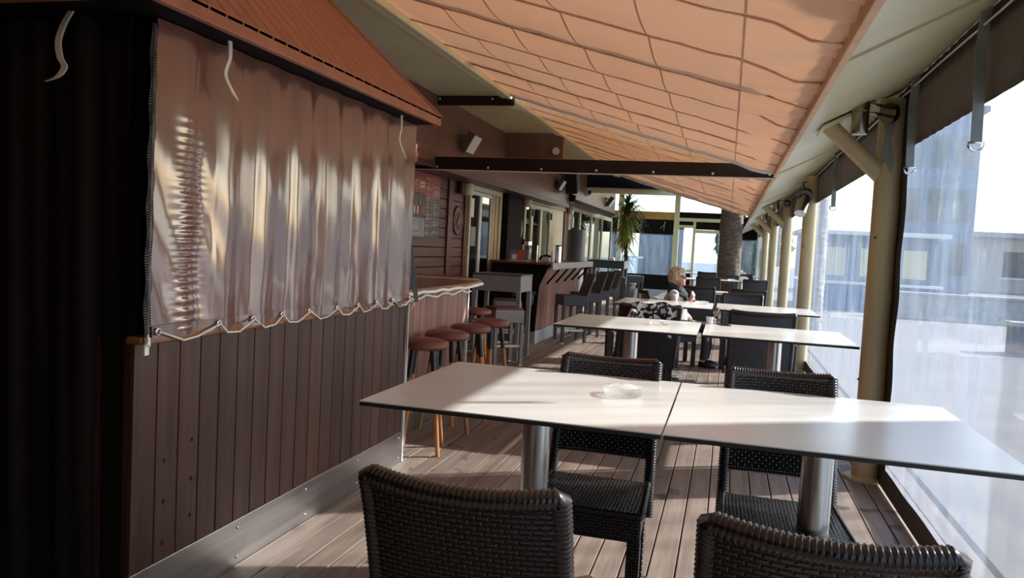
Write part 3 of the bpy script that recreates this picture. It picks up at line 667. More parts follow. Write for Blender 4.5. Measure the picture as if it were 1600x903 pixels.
post(13.35, .078, 'cream tubular post beside the grey palm trunk')
post(17.2, .076, 'slim cream post beyond the palm trunk')
post(20.9, .076, 'slim cream post near the end wall')
updown_lamp(5.1, 'brushed brown cylinder lamp on the patched post')
updown_lamp(13.35, 'brushed cylinder lamp on the post beside the palm trunk')
updown_lamp(17.2, 'small cylinder lamp on the slim post beyond the palm trunk')
spot_lamp(9.73, 'grey barrel spot lamp at the head of the strutless post')
# cables along the header
for i, (x, z, n_) in enumerate(((.925, 2.27, 'taut black cable along the header beam'), (.905, 2.255, 'thin pale cord strung under the header beam'))):
    c = MB().tube([(x, -1.2+k*.9, z-.008*math.sin(k*1.7)) for k in range(26)], .009 if i == 0 else .004, 6).build('cable', 'blackcable' if i == 0 else 'cord', None, smooth=True); tag(c, n_, 'cable')

# ================================================================== CLEAR SIDE CURTAINS with brown valances
def side_curtain(y0, y1, label, straps, edge0=.08, edge1=.62, haze='vinyl', band=.12):
    t = thing('side_curtain', label, 'curtain', (.955, (y0+y1)/2, 0), group='clear side curtains')
    off = (y0+y1)/2; L = y1-y0
    def f(u, v):
        y = y0+L*u; z = .02+1.98*v
        return (.006*math.sin(y*7+z*1.1)+.004*math.sin(y*17-z*2), y-off, z)
    MB().grid(f, int(L*16), 40).build('clear_sheet', haze, t, smooth=True, fix=False)
    def g(u, v):
        y = y0+L*u; z = 1.95+.375*v
        a = .003*math.sin(y*38+math.sin(y*3)*3)*(.25+.75*smoothstep(.2, .9, abs(math.sin(y*.7+1))))
        return (-.018+a*(1-.4*v), y-off, z)
    MB().grid(g, int(L*60), 10).build('valance', 'valance', t, smooth=True, fix=False)
    if edge0: MB().grid(lambda u, v: (-.012+.004*math.sin(v*30), y0+edge0*u-off+.004*math.sin(v*22)*u, .01+2.3*v), 2, 40).build('side_edging', 'brownedge', t, smooth=True, fix=False)
    if edge1: MB().grid(lambda u, v: (-.012+.004*math.sin(v*30), y1-edge1*u-off+.004*math.sin(v*22)*u, .01+2.3*v), 2, 40).build('side_edging', 'brownedge', t, smooth=True, fix=False)
    if band: MB().grid(lambda u, v: (-.014, y0+L*u-off, .005+(band+.003*math.sin(u*40))*v), 40, 2).build('bottom_band', 'brownedge', t, smooth=True, fix=False)
    for (y, z) in straps:
        s = hang_strap(t, [(-.045, y-off, 2.33), (-.05, y+.02-off, 2.15), (-.05, y-off, 1.98), (-.048, y-.01-off, z)], .04, mat='greystrap', axis=(1, 0, 0))
        MB().tube([(-.048+.030*math.cos(a*math.pi/8), y-.01-off, z+.002-.036*math.sin(a*math.pi/8)) for a in range(9)], .005, 6, closed=True).build('strap_ring', 'chrome', t, smooth=True)
    return t
side_curtain(.99, 5.495, 'scratched clear vinyl curtain with wide brown valance and two grey straps', [(3.49, 1.79), (4.68, 1.82)])
side_curtain(5.505, 10.495, 'clear vinyl curtain with brown gathered valance beside the patched post', [(7.87, 1.80)], edge0=.04, edge1=.15)
side_curtain(10.505, 14.395, 'clear vinyl curtain in front of the grey palm trunk', [], edge0=.04, edge1=.1)
side_curtain(14.405, 18.595, 'clear vinyl curtain past the palm trunk post', [], edge0=.04, edge1=.1)
side_curtain(18.605, 22.595, 'clear vinyl curtain between the two slim posts', [], edge0=.04, edge1=.1)
side_curtain(22.605, 27.85, 'clear vinyl curtain next to the end wall', [], edge0=.04, edge1=.1)
side_curtain(-1.45, .98, 'short clear vinyl curtain at the near end of the row', [], edge0=.04, edge1=.1)

# ================================================================== TABLES
TZ = .77
def make_table(wx, wy, label, group):
    t = thing('table', label, 'table', group=group)
    MB().box(-wx/2, wx/2, -wy/2, wy/2, TZ-.0035, TZ).build('laminate_top', 'top', t)
    MB().box(-wx/2, wx/2, -wy/2, wy/2, TZ-.017, TZ-.0035).build('core_edge', 'core', t, bevel=.002)
    MB().cyl((0, 0, .012), (0, 0, TZ-.022), .052, 32).build('pedestal', 'steelv', t, angle=True)
    MB().box(-.2, .2, -.2, .2, TZ-.024, TZ-.017).build('mounting_plate', 'dark_metal', t)
    bs = MB()
    for a in (0, 90): bs.box(-.30, .30, -.032, .032, .004, .016, Matrix.Rotation(R(a+45), 4, 'Z'))
    bs.build('base', 'steel', t, bevel=.003)
    for a in range(4): MB().lathe([(.022, 0), (.022, .005)], c=(.28*math.cos(R(45+90*a)), .28*math.sin(R(45+90*a)), 0), n=12).build('foot', 'black', t)
    return t
T1 = make_table(.965, .97, 'pale laminate table with a glass ashtray, next to the kiosk', 'square terrace tables')
place(T1, (-.638, 2.80, 0))
tspots = [((.334, 2.80), 'pale bare laminate table beside the patched post, right of the ashtray table'),
          ((-.648, 5.78), 'pale laminate table with an ashtray, in front of the print jacket chair'),
          ((.352, 5.82), 'pale laminate table with a wine glass and cup at its corner'),
          ((-.60, 8.40), 'pale laminate table the woman leans on'),
          ((.40, 8.48), 'pale bare laminate table next to the one the woman leans on')]
for (x, y), lab in tspots: place(copy_tree(T1), (x, y, 0), 0, lab)
far = [((-.70, 17.3), 'distant pale table left of the palm column'), ((.29, 17.5), 'distant pale table near the post line'), ((-.68, 22.2), 'most distant pale table left of the palm column'), ((.34, 22.4), 'most distant pale table by the end wall')]
for (x, y), lab in far: place(copy_tree(T1), (x, y, 0), 0, lab)

# ================================================================== WICKER CHAIRS
def rim_tube(path, r, pitch=.011, n=8, amp=.16):
    """tube wrapped by strands: bulges run round it in a slow spiral"""
    P = [Vector(p) for p in path]; L = [0]
    for a, b in zip(P, P[1:]): L.append(L[-1]+(b-a).length)
    N = int(L[-1]/(pitch/3)); pts = []; i = 0
    for k in range(N+1):
        s = L[-1]*k/N
        while i < len(L)-2 and L[i+1] < s: i += 1
        t = (s-L[i])/max(1e-9, L[i+1]-L[i]); pts.append((P[i].lerp(P[i+1], t), (P[i+1]-P[i]).normalized(), s))
    mb = MB(); vs = []; fs = []; up = Vector((0, 1, .2)).normalized()
    for k, (p, t, s) in enumerate(pts):
        x = (up-t*up.dot(t)).normalized(); y = t.cross(x)
        for j in range(n):
            a = 2*math.pi*j/n; rr = r*(1-amp+2*amp*abs(math.sin(math.pi*(s/pitch)+a*.5)))
            vs.append(p+(x*math.cos(a)+y*math.sin(a))*rr)
    for k in range(len(pts)-1): fs += [(k*n+j, k*n+(j+1) % n, (k+1)*n+(j+1) % n, (k+1)*n+j) for j in range(n)]
    fs += [tuple(range(n)), tuple((len(pts)-1)*n+j for j in range(n))]
    return mb.add(vs, fs)
def make_chair(w_top, w_seat, label, group, full_back=False, arms=False, seat_z=.39, top_z=.835, name='wicker_chair'):
    t = thing(name, label, 'chair', group=group)
    hw, hs = w_top/2, w_seat/2
    def by(z): return -.185-.215*((z-.28)/.555)**1.08 if z > .28 else -.185
    def back(u, v, off, zb):
        x = (u-.5)*2; z = zb+(top_z-zb-.012*(1-x*x))*v
        half = hs*.93+(hw-hs*.93)*((z-.28)/.555)
        return (x*half, by(z)+.035*x*x*min(1, v+.2)-.012+off, z)
    zb = .28 if full_back else .475
    MB().slab(lambda u, v: back(u, v, .016, zb), lambda u, v: back(u, v, -.016, zb), 14, 12).build('backrest', 'wicker', t, uv=True, angle=True)
    edge = [back(0, k/10, 0, zb) for k in range(11)]+[back(k/16, 1, 0, zb) for k in range(1, 17)]+[back(1, 1-k/10, 0, zb) for k in range(1, 11)]
    rim_tube(edge, .0205).build('rim_binding', 'wickerb', t, smooth=True)
    if not full_back:
        for u in (0, 1):
            pts = [back(u, 0, 0, z) for z in (.25, .30, .35, .40, .45, .50)]
            rim_tube(pts, .021).build('back_stile', 'wickerb', t, smooth=True)
        rim_tube([back(k/8, 0, 0, zb) for k in range(9)], .016).build('lower_rail', 'wickerb', t, smooth=True)
    MB().slab(lambda u, v: ((u-.5)*2*(hs*(.92+.08*v)), -.19+.41*v, seat_z-.006*math.sin(math.pi*u)*math.sin(math.pi*v)), lambda u, v: ((u-.5)*2*(hs*(.92+.08*v)), -.19+.41*v, seat_z-.105), 8, 8).build('seat', 'wicker', t, uv=True, bevel=.01)
    rim_tube([(-hs*.92, -.19, seat_z-.008), (-hs, .22, seat_z-.008), (hs, .22, seat_z-.008), (hs*.92, -.19, seat_z-.008)], .011, pitch=.013).build('seat_binding', 'wickerb', t, smooth=True)
    for sx in (-1, 1):
        for (yy, k) in ((.195, 1), (-.165, .92)):
            lg = MB().box(sx*hs*k-sx*.046 if sx > 0 else sx*hs*k, sx*hs*k if sx > 0 else sx*hs*k-sx*.046, yy-.023, yy+.023, .012, seat_z-.1).build('leg', 'wicker', t, uv=True, bevel=.004)
            MB().box(sx*hs*k-.023-sx*.023-.018, sx*hs*k+.023-sx*.023-.005, yy-.02, yy+.02, 0, .013).build('foot_cap', 'dark_metal', lg)
    if arms:
        for sx in (-1, 1):
            x = sx*(hs+.02)
            rim_tube([(x-sx*.03, -.27, .61), (x, -.05, .60), (x, .18, .58), (x, .22, .54), (x, .22, .30)], .024).build('armrest', 'wickerb', t, smooth=True)
            MB().box(x-.012, x+.012, -.19, .20, .28, .57).build('side_panel', 'wickern', t, uv=True, bevel=.006)  # blue-grey puts the skylight on the arm sides into their colour
    return t
CH = make_chair(.385, .43, 'dark wicker chair drawn up to the near side of the ashtray table', 'dark wicker chairs')
place(CH, (-.462, 1.785, 0), R(0))
place(copy_tree(CH), (.205, 1.77, 0), R(-2), 'dark wicker chair with its back to the bare table beside the patched post')
place(copy_tree(CH), (-.445, 2.925, 0), R(180), 'dark wicker chair tucked under the far side of the kiosk ashtray table')
place(copy_tree(CH), (.24, 2.93, 0), R(181), 'dark wicker chair tucked under the far side of the bare table by the patched post')
AC = make_chair(.50, .54, 'dark wicker armchair hung with a black and white print jacket', 'dark wicker armchairs', full_back=True, arms=True, name='wicker_armchair')
place(AC, (-.70, 7.18, 0), R(14))
AC2 = copy_tree(AC)
for o in AC2.children:
    if o.name.startswith('backrest'):
        o.data = o.data.copy(); o.data.materials[0] = M['wickern']  # paler blue-grey copy, skylight on this back put into the colour
place(AC2, (.31, 7.22, 0), 0, 'dark wicker armchair, skylight put into its back colour, brown bag on its seat, before the bare table')
CF = make_chair(.44, .46, 'charcoal chair the woman sits on', 'charcoal wicker chairs', full_back=True)
for o in CF.children:
    if o.name.startswith(('backrest', 'seat')) and 'binding' not in o.name: o.data.materials[0] = M['wickern']
place(CF, (-.56, 9.42, 0), R(-75))
for (x, y, rz, lab) in ((-.38, 11.85, 0, 'charcoal wicker chair behind the woman\'s shoulder'), (.31, 11.75, 0, 'charcoal wicker chair with its back to the viewer near the strutless post'),
                        (.20, 9.45, 180, 'charcoal wicker chair across the table row from the woman'), (-.35, 16.5, 0, 'distant charcoal chair at the table left of the palm column'),
                        (.55, 16.6, 0, 'distant charcoal chair at the table near the post line'), (-.5, 21.3, 0, 'farthest charcoal chair left of the palm column'), (.4, 21.5, 0, 'farthest charcoal chair in front of the end wall'), (.9-.55, 18.4, 180, 'distant charcoal chair facing the bar, beside the palm column')):
    place(copy_tree(CF), (x, y, 0), R(rz), lab)

# ================================================================== ROUND STOOLS at the kiosk bar
def make_stool():
    t = thing('round_stool', '', 'stool', group='round leather stools at the kiosk bar')
    MB().lathe([(.001, .635), (.12, .635), (.142, .642), (.152, .655), (.152, .668), (.14, .685), (.11, .694), (.001, .698)], n=28).build('seat', 'leather', t, angle=True)
    for k in range(4):
        a = R(45+90*k+10); d = Vector((math.cos(a), math.sin(a), 0))
        top = d*.085+Vector((0, 0, .636)); bot = d*.175+Vector((0, 0, 0)); mid = top.lerp(bot, .27)
        lg = MB().tube([mid, bot], [.017, .0135], 12).build('leg', 'orangewood', t, angle=True)
        MB().tube([top, mid], [.0175, .0173], 12).build('leg_sleeve', 'black', lg, angle=True)
    MB().tube([(.135*math.cos(R(45+10+90*k)), .135*math.sin(R(55+90*k)), .28) for k in range(4)], .006, 6, closed=True).build('footrest', 'steelv', t, smooth=True)
    return t
ST = make_stool(); first = True
for (x, y, rz, lab) in ((-1.76, 4.50, 5, 'round brown leather stool with black-topped beech legs, nearest the kiosk corner'), (-1.80, 5.02, 35, 'round brown leather stool second from the kiosk corner'),
                        (-1.80, 5.52, 15, 'round brown leather stool third from the kiosk corner'), (-1.80, 6.03, 55, 'round brown leather stool fourth from the kiosk corner'), (-2.22, 6.92, 0, 'round brown leather stool past the rounded end of the counter')):
    o = ST if first else copy_tree(ST); first = False; place(o, (x, y, 0), R(rz), lab)

# ================================================================== HIGH WICKER TABLE AND STOOLS
ht = thing('high_table', 'tall grey wicker table with deep woven apron beside the bar', 'table', (-2.49, 8.75, 0))
MB().box(-.29, .29, -.27, .27, .945, .96).build('top', 'greybrd', ht, bevel=.003)
MB().box(-.285, .285, -.265, .265, .765, .945).build('apron', 'wickerg', ht, uv=True, bevel=.006)
for sx in (-1, 1):
    for sy in (-1, 1): MB().box(sx*.26-.025, sx*.26+.025, sy*.24-.025, sy*.24+.025, 0, .765).build('leg', 'wickerg', ht, uv=True, bevel=.004)
def make_highstool(label, mat, cushion=True, backrest=False, w=.34, d=.34, zs=.60, group='tall woven stools', name='bar_stool'):
    t = thing(name, label, 'stool', group=group)
    MB().box(-w/2, w/2, -d/2, d/2, zs-.14, zs).build('seat', mat, t, uv=True, bevel=.012)
    if cushion: MB().box(-w/2+.01, w/2-.01, -d/2+.01, d/2-.01, zs, zs+.02).build('cushion', 'leather', t, bevel=.009)
    for sx in (-1, 1):
        for sy in (-1, 1):
            lg = MB().box(sx*(w/2-.02)-.02, sx*(w/2-.02)+.02, sy*(d/2-.02)-.02, sy*(d/2-.02)+.02, .015, zs-.14).build('leg', mat, t, uv=True, bevel=.004)
            MB().box(sx*(w/2-.02)-.018, sx*(w/2-.02)+.018, sy*(d/2-.02)-.018, sy*(d/2-.02)+.018, 0, .03).build('foot_cap', 'alu', lg)
    for sy in (-1, 1): MB().box(-w/2+.03, w/2-.03, sy*(d/2-.02)-.012, sy*(d/2-.02)+.012, .20, .225).build('footrest', 'alu', t, bevel=.003)
    for sx in (-1, 1): MB().box(sx*(w/2-.02)-.012, sx*(w/2-.02)+.012, -d/2+.03, d/2-.03, .17, .195).build('footrest', 'alu', t, bevel=.003)
    if backrest:
        MB().hexa([(-w/2, -d/2, zs-.02), (w/2, -d/2, zs-.02), (w/2, -d/2+.035, zs-.02), (-w/2, -d/2+.035, zs-.02)], [(-w/2, -d/2-.10, zs+.30), (w/2, -d/2-.10, zs+.30), (w/2, -d/2-.07, zs+.30), (-w/2, -d/2-.07, zs+.30)]).build('backrest', mat, t, uv=True, bevel=.01)
    return t
hs1 = make_highstool('tall grey wicker stool with brown cushion in front of the high table', 'wickerg')
place(hs1, (-2.30, 8.20, 0), R(38))
place(copy_tree(hs1), (-2.62, 9.45, 0), R(20), 'tall grey wicker stool with brown cushion behind the high table')
bs1 = make_highstool('blue-grey woven bar stool with backrest, at the near end of the bar', 'wickern', cushion=False, backrest=True, w=.33, d=.36, zs=.655, group='bar stools with backrests along the bar')
place(bs1, (-2.02, 10.56, 0), R(132-10))
for y, lab in ((11.42, 'blue-grey woven bar stool with backrest, second along the bar'), (12.28, 'blue-grey woven bar stool with backrest, third along the bar'), (13.1, 'blue-grey woven bar stool with backrest, at the far end of the bar')):
    place(copy_tree(bs1), (-1.98, y, 0), R(122), lab)

# ================================================================== BAR
br = thing('bar_counter', 'brown bar counter with slanted cladding, dark end panel and zinc skirting', 'bar counter', (-2.7, 11.5, 0)); bo = (2.7, -11.5, 0)
def bpart(mb, name, mat, **k): o = mb.build(name, mat, br, **k); o.location = bo; return o
bpart(MB().extrude([(-3.04, 10.06, .16), (-2.40, 10.06, .16), (-2.37, 10.06, .77), (-2.27, 10.06, 1.0), (-2.24, 10.06, 1.075), (-3.04, 10.06, 1.075)], (0, .05, 0)), 'end_panel', 'darkwood')
bpart(MB().box(-3.04, -2.44, 10.1, 13.1, .0, 1.03), 'body', 'darkwood')
bpart(MB().box(-2.46, -2.385, 10.06, 13.15, 0, .17), 'skirting', 'cementgrey', bevel=.004)
bb0 = None
for i in range(27):
    y = 10.12+.109*i
    if bb0 is None: bb0 = MB().hexa([(-.02, 0, 0), (0, 0, 0), (0, .104, 0), (-.02, .104, 0)], [(.0, 0, .84), (.02, 0, .84), (.02, .104, .84), (.0, .104, .84)]).build('cladding_board', 'barfront', br, bevel=.003, loc=(-2.405+2.7, y-11.5, .17))
    else: share(bb0, br, (-2.405+2.7, y-11.5, .17))
bpart(MB().box(-3.04, -2.20, 9.98, 13.12, 1.055, 1.083), 'top', 'bartop', bevel=.004)
bpart(MB().box(-2.20, -2.175, 9.98, 13.12, .995, 1.083), 'front_edge', 'bargrey', bevel=.004)
for y in (10.6, 11.2, 11.8, 12.4, 12.95): bpart(MB().bar((-2.385, y, .78), (-2.21, y, 1.0), .025, .025), 'bracket', 'darkwood')
# carved lizard on the end panel
bpart(MB().tube([(-2.50, 10.05, .48), (-2.46, 10.048, .56), (-2.455, 10.048, .64), (-2.50, 10.048, .70), (-2.56, 10.048, .72), (-2.50, 10.048, .705), (-2.44, 10.048, .685), (-2.40, 10.048, .66)], [.03, .034, .03, .024, .012, .02, .012, .006], 8).tube([(-2.42, 10.048, .675), (-2.40, 10.048, .70)], .006, 6).tube([(-2.74, 10.05, .60), (-2.68, 10.048, .66), (-2.62, 10.048, .64)], [.015, .03, .012], 8), 'carved_lizard', 'greybrd', smooth=True)
sp = thing('step', 'low timber step at the near end of the bar', 'step', (-2.62, 9.92, 0))
MB().box(-.3, .16, -.12, .1, .17, .21).build('tread', 'deck', sp, bevel=.005); MB().box(-.3, .14, -.10, .1, 0, .17).build('riser', 'barfront', sp, bevel=.004)
# things on the bar
BT = 1.083
f1 = thing('flyer_stand', 'leaflet stand with an orange-red square on the bar end', 'leaflet stand', (-2.68, 10.12, BT))
MB().bar((0, 0, 0), (0, .03, .15), .26, .006, (0, 1, 0)).build('card', 'greyprint', f1); MB().bar((.03, -.008, .03), (.03, .018, .14), .085, .004, (0, 1, 0)).build('orange_square', 'orangeflyer', f1); MB().box(-.13, .13, -.02, .05, 0, .008).build('base', 'paper', f1); MB().bar((-.06, -.006, .02), (-.06, .01, .09), .07, .004, (0, 1, 0)).build('leaflet', 'paper', f1)
dp = thing('drink_dispenser', 'clear drink dispenser with steel lid on the bar', 'dispenser', (-2.72, 10.75, BT))
MB().lathe([(.05, .01), (.055, .03), (.055, .20), (.05, .215)], n=20).build('jar', 'glass', dp, angle=True); MB().lathe([(.06, .215), (.06, .27), (.03, .29)], n=20).build('lid', 'chrome', dp, angle=True); MB().lathe([(.065, 0), (.065, .012)], n=20).build('base', 'black', dp); MB().cyl((-.06, 0, .22), (-.06, 0, .30), .03, 12).build('cap', 'black', dp); MB().lathe([(.001, .02), (.048, .02), (.048, .14), (.001, .14)], n=20).build('contents', 'paper', dp, angle=True)
tp = thing('beer_tap', 'slim steel tap column on the bar', 'tap', (-2.62, 10.9, BT)); MB().cyl((0, 0, 0), (0, 0, .22), .014, 12).build('column', 'chrome', tp, angle=True); MB().cyl((0, -.01, .22), (-.0, -.03, .30), .012, 10).build('handle', 'black', tp, angle=True)
ph = thing('telephone', 'black curved handset resting on the bar', 'telephone', (-2.50, 11.0, BT)); MB().tube([(-.10, 0, .02), (-.08, 0, .06), (0, 0, .085), (.08, 0, .06), (.10, 0, .02)], [.022, .018, .014, .018, .022], 10).build('handset', 'black', ph, smooth=True); MB().box(-.05, .05, -.04, .04, 0, .06).build('base', 'paper', ph, bevel=.006)
bt = thing('bottle', 'white plastic squeeze bottle on the bar', 'bottle', (-2.36, 10.75, BT)); MB().lathe([(.026, 0), (.028, .01), (.028, .10), (.018, .12)], n=16).build('body', 'white', bt, angle=True); MB().lathe([(.015, .12), (.015, .14), (.006, .16)], n=12).build('cap', 'white', bt, angle=True)
cy = thing('steel_flask', 'tall polished steel cylinder on the bar', 'flask', (-2.30, 10.85, BT)); MB().lathe([(.045, 0), (.045, .22)], n=24).build('body', 'chrome', cy, angle=True); MB().lathe([(.046, .22), (.046, .235), (.02, .24)], n=24).build('lid', 'black', cy, angle=True)
rc = thing('round_column', 'dark slate round column standing past the bar end', 'column', (-2.75, 14.5, 0)); MB().lathe([(.17, 0), (.17, 1.60), (.16, 1.63)], n=32).build('shaft', 'greybrd', rc, angle=True); MB().lathe([(.19, 0), (.19, .04)], n=32).build('base', 'black', rc)
# high table and stools past the bar
h2 = thing('high_table', 'dark blue-grey tall table beyond the bar counter', 'table', (-2.28, 15.6, 0))
MB().box(-.36, .36, -.3, .3, 1.07, 1.085).build('top', 'greybrd', h2, bevel=.003); MB().box(-.35, .35, -.29, .29, .93, 1.07).build('apron', 'wickern', h2, uv=True, bevel=.006)
for sx in (-1, 1):
    for sy in (-1, 1): MB().box(sx*.32-.025, sx*.32+.025, sy*.26-.025, sy*.26+.025, 0, .93).build('leg', 'wickern', h2, uv=True)
hs3 = make_highstool('blue-grey backless stool in front of the far tall table', 'wickern', cushion=False, w=.34, d=.34, zs=.79, group='backless stools at the far tall table')
place(hs3, (-2.02, 15.0, 0), R(10)); place(copy_tree(hs3), (-1.85, 16.4, 0), R(20), 'blue-grey backless stool behind the far tall table')
bx = thing('napkin_box', 'small white napkin box on the far tall table', 'box', (-2.2, 15.5, 1.085)); MB().box(-.05, .05, -.04, .04, 0, .05).build('box', 'white', bx, bevel=.004); MB().box(-.03, .03, -.015, .015, .05, .065).build('napkins', 'paper', bx)

# ================================================================== things on the bar wall
mn = thing('menu_board', 'printed menu board with red, dark and grey panels on the plank wall', 'menu', (XW+.03, 7.97, 1.67))
def quad_panel(name, y0, y1, z0, z1, mat, x=0, t=.006): return MB().box(x, x+t, y0-7.97, y1-7.97, z0-1.67, z1-1.67).build(name, mat, mn)
MB().box(-.02, 0, -.40, .40, -.345, .345).build('backing', 'darkprint', mn)
quad_panel('red_panel', 7.58, 7.93, 1.79, 2.01, 'redprint'); quad_panel('red_panel', 7.93, 8.36, 1.76, 2.01, 'redprint')
quad_panel('photo_panel', 7.58, 7.93, 1.55, 1.79, 'darkprint'); quad_panel('grey_panel', 7.58, 7.93, 1.33, 1.53, 'greyprint'); quad_panel('dark_panel', 7.93, 8.36, 1.33, 1.76, 'darkprint')
tx = MB(); txr = MB(); rnd = random.Random(3)
for (y0, y1, z0, z1) in ((7.95, 8.13, 1.36, 1.97), (8.17, 8.34, 1.36, 1.97), (7.61, 7.74, 1.82, 1.94), (7.61, 7.90, 1.36, 1.51)):
    z = z1
    while z > z0:
        a = y0; e = y0+(y1-y0)*rnd.uniform(.45, .7); hd_ = rnd.random() < .18
        (txr if hd_ else tx).box(.006, .0075, a-7.97, e-7.97, z-1.67-.006, z-1.67)
        if not hd_: tx.box(.006, .0075, y1-.03-7.97, y1-7.97, z-1.67-.006, z-1.67)
        z -= rnd.choice((.017, .017, .03))
tx.box(.006, .0075, 7.76-7.97, 7.90-7.97, 1.885-1.67, 1.915-1.67); tx.box(.006, .0075, 7.76-7.97, 7.90-7.97, 1.845-1.67, 1.875-1.67)
o = tx.build('text_lines', 'creamprint', mn); o['kind'] = 'stuff'; o = txr.build('heading_lines', 'redprint', mn); o['kind'] = 'stuff'
for y in (7.63, 7.68, 7.78): MB().box(.006, .0085, y-7.97-.008, y-7.97+.008, -.01, .10).build('printed_glass', 'ochre', mn)
for y in (7.63, 7.72, 7.82, 7.88): MB().box(.006, .0085, y-7.97-.025, y-7.97+.025, -.10, -.02).build('printed_dish', 'creamprint' if y < 7.8 else 'redprint', mn)
def sconce(y, z, label):
    t = thing('wall_sconce', label, 'lamp', (XW+.025, y, z), group='cream half-round wall sconces')
    MB().box(0, .05, -.12, -.03, -.06, .07).build('back_box', 'plank', t, bevel=.005)
    MB().lathe([(.065, -.07), (.07, -.06), (.07, .06), (.065, .07)], c=(.06, .05, 0), n=20).build('shade', 'creamsmooth', t, angle=True)
    return t
sconce(9.13, 1.94, 'cream half-round sconce on the plank wall beside the sliding door'); sconce(12.1, 1.975, 'cream half-round sconce beside the folding door'); sconce(15.6, 2.03, 'cream half-round sconce on the post by the window row')
def emblem(y, label, mat):
    t = thing('wall_emblem', label, 'emblem', (XW+.012, y, 1.553), group='round carved emblems')
    def ring(r, tr, nm): MB().tube([(0, r*math.cos(a*math.pi/16), r*math.sin(a*math.pi/16)) for a in range(32)], tr, 6, closed=True).build(nm, mat, t, smooth=True)
    MB().extrude([(-.01, .18*math.cos(a*math.pi/16), .18*math.sin(a*math.pi/16)) for a in range(32)], (.012, 0, 0)).build('disc', 'plank' if mat == 'plank' else 'bargrey', t)
    ring(.172, .009, 'outer_ring'); ring(.115, .006, 'inner_ring')
    MB().extrude([(.002, y_, z_) for y_, z_ in ((-.07, -.03), (-.04, .03), (-.02, .02), (0, .09), (.02, .02), (.04, .03), (.07, -.03), (.03, -.05), (0, -.10), (-.03, -.05))], (.01, 0, 0)).build('motif', mat, t)
    for (a, b) in ((-.14, .05), (.14, .05), (-.14, -.05), (.14, -.05)): MB().ball((.004, a, b), .008, 8, 5).build('fixing', 'black', t)
    return t
emblem(9.09, 'round carved emblem on the dark plank wall beside the sliding door', 'plank'); emblem(11.98, 'round carved emblem with pale motif beside the folding door', 'alu')
# fascia equipment
spk = thing('loudspeaker', 'black loudspeaker tilted on the fascia above the folding door', 'speaker', (-2.8, 13.3, 2.42)); rm = Matrix.Rotation(R(28), 4, 'X')
MB().box(.06, .26, -.14, .14, -.17, .19, rm).build('cabinet', 'black', spk, bevel=.01); MB().box(.0, .06, -.03, .03, -.03, .03).build('bracket', 'black', spk); MB().box(.262, .268, -.12, .12, -.15, .17, rm).build('grille', 'greybrd', spk)
flp = []
def floodlight(loc, label, tilt=35, s=1.0, mat='alu'):
    t = thing('floodlight', label, 'lamp', loc, group='floodlights on the fascia'); rm = Matrix.Rotation(R(tilt), 4, 'Y')
    MB().box(.05*s, .12*s, -.11*s, .11*s, -.09*s, .09*s, rm).build('housing', 'dark_metal', t, bevel=.006); MB().box(.118*s, .124*s, -.10*s, .10*s, -.08*s, .08*s, rm).build('front_glass', mat, t)
    MB().tube([(0, -.12*s, 0), (.07*s, -.13*s, 0), (.07*s, -.11*s, 0)], .008, 6).tube([(0, .12*s, 0), (.07*s, .13*s, 0), (.07*s, .11*s, 0)], .008, 6).box(-.005, .004, -.14*s, .14*s, -.02, .02).build('yoke', 'dark_metal', t)
    return t
floodlight((-2.797, 12.75, 2.36), 'open square floodlight beside the loudspeaker', 30); floodlight((-2.697, 17.6, 2.42), 'grey square floodlight on the far fascia box', 35, 1.25)
floodlight((-2.797, 8.0, 2.40), 'square floodlight on the fascia behind the clear gable sheet', 30, 1.2)
floodlight((-2.797, 10.9, 2.5), 'small floodlight on the fascia just past the cross beam', 30)
def dome(loc, label):
    t = thing('dome_camera', label, 'camera', loc, group='dome cameras'); MB().lathe([(.07, 0), (.075, -.03), (.06, -.05)], n=24).build('housing', 'white', t, angle=True); MB().ball((0, 0, -.05), .048, 16, 8).build('lens_dome', 'black', t, smooth=True); t.rotation_euler = (0, R(-90), R(-50)); return t
dome((-2.71, 13.86, 2.30), 'white dome camera on the dark end of the fascia box'); dome((-2.68, 15.1, 2.37), 'second white dome camera on the face of the fascia box')
bc = thing('bullet_camera', 'white bullet camera on the fascia box', 'camera', (-2.70, 15.6, 2.52)); MB().cyl((.10, -.08, 0), (.16, .14, -.06), .035, 16).build('body', 'white', bc, angle=True); MB().cyl((0, -.06, .03), (.1, -.06, .01), .018, 10).build('arm', 'black', bc); MB().cyl((0, -.06, .03), (.012, -.06, .03), .045, 16).build('mount', 'black', bc)
rl = thing('round_lamp', 'round white lamp on the brown cross beam', 'lamp', (-2.02-.12, 9.645, 2.48)); MB().cyl((0, 0, 0), (0, -.03, 0), .045, 20).build('lens', 'white', rl, angle=True); MB().cyl((0, .004, 0), (0, -.022, 0), .052, 20).build('rim', 'dark_metal', rl, angle=True)
vp_ = MB().cyl((-3.08, 15.72, 1.9), (-3.08, 15.72, 2.12), .02, 12).cyl((-3.08, 15.72, 1.70), (-3.08, 15.72, 1.9), .035, 12).build('drain_pipe', 'white', None, angle=True); tag(vp_, 'short white pipe above the post by the window row', 'pipe')

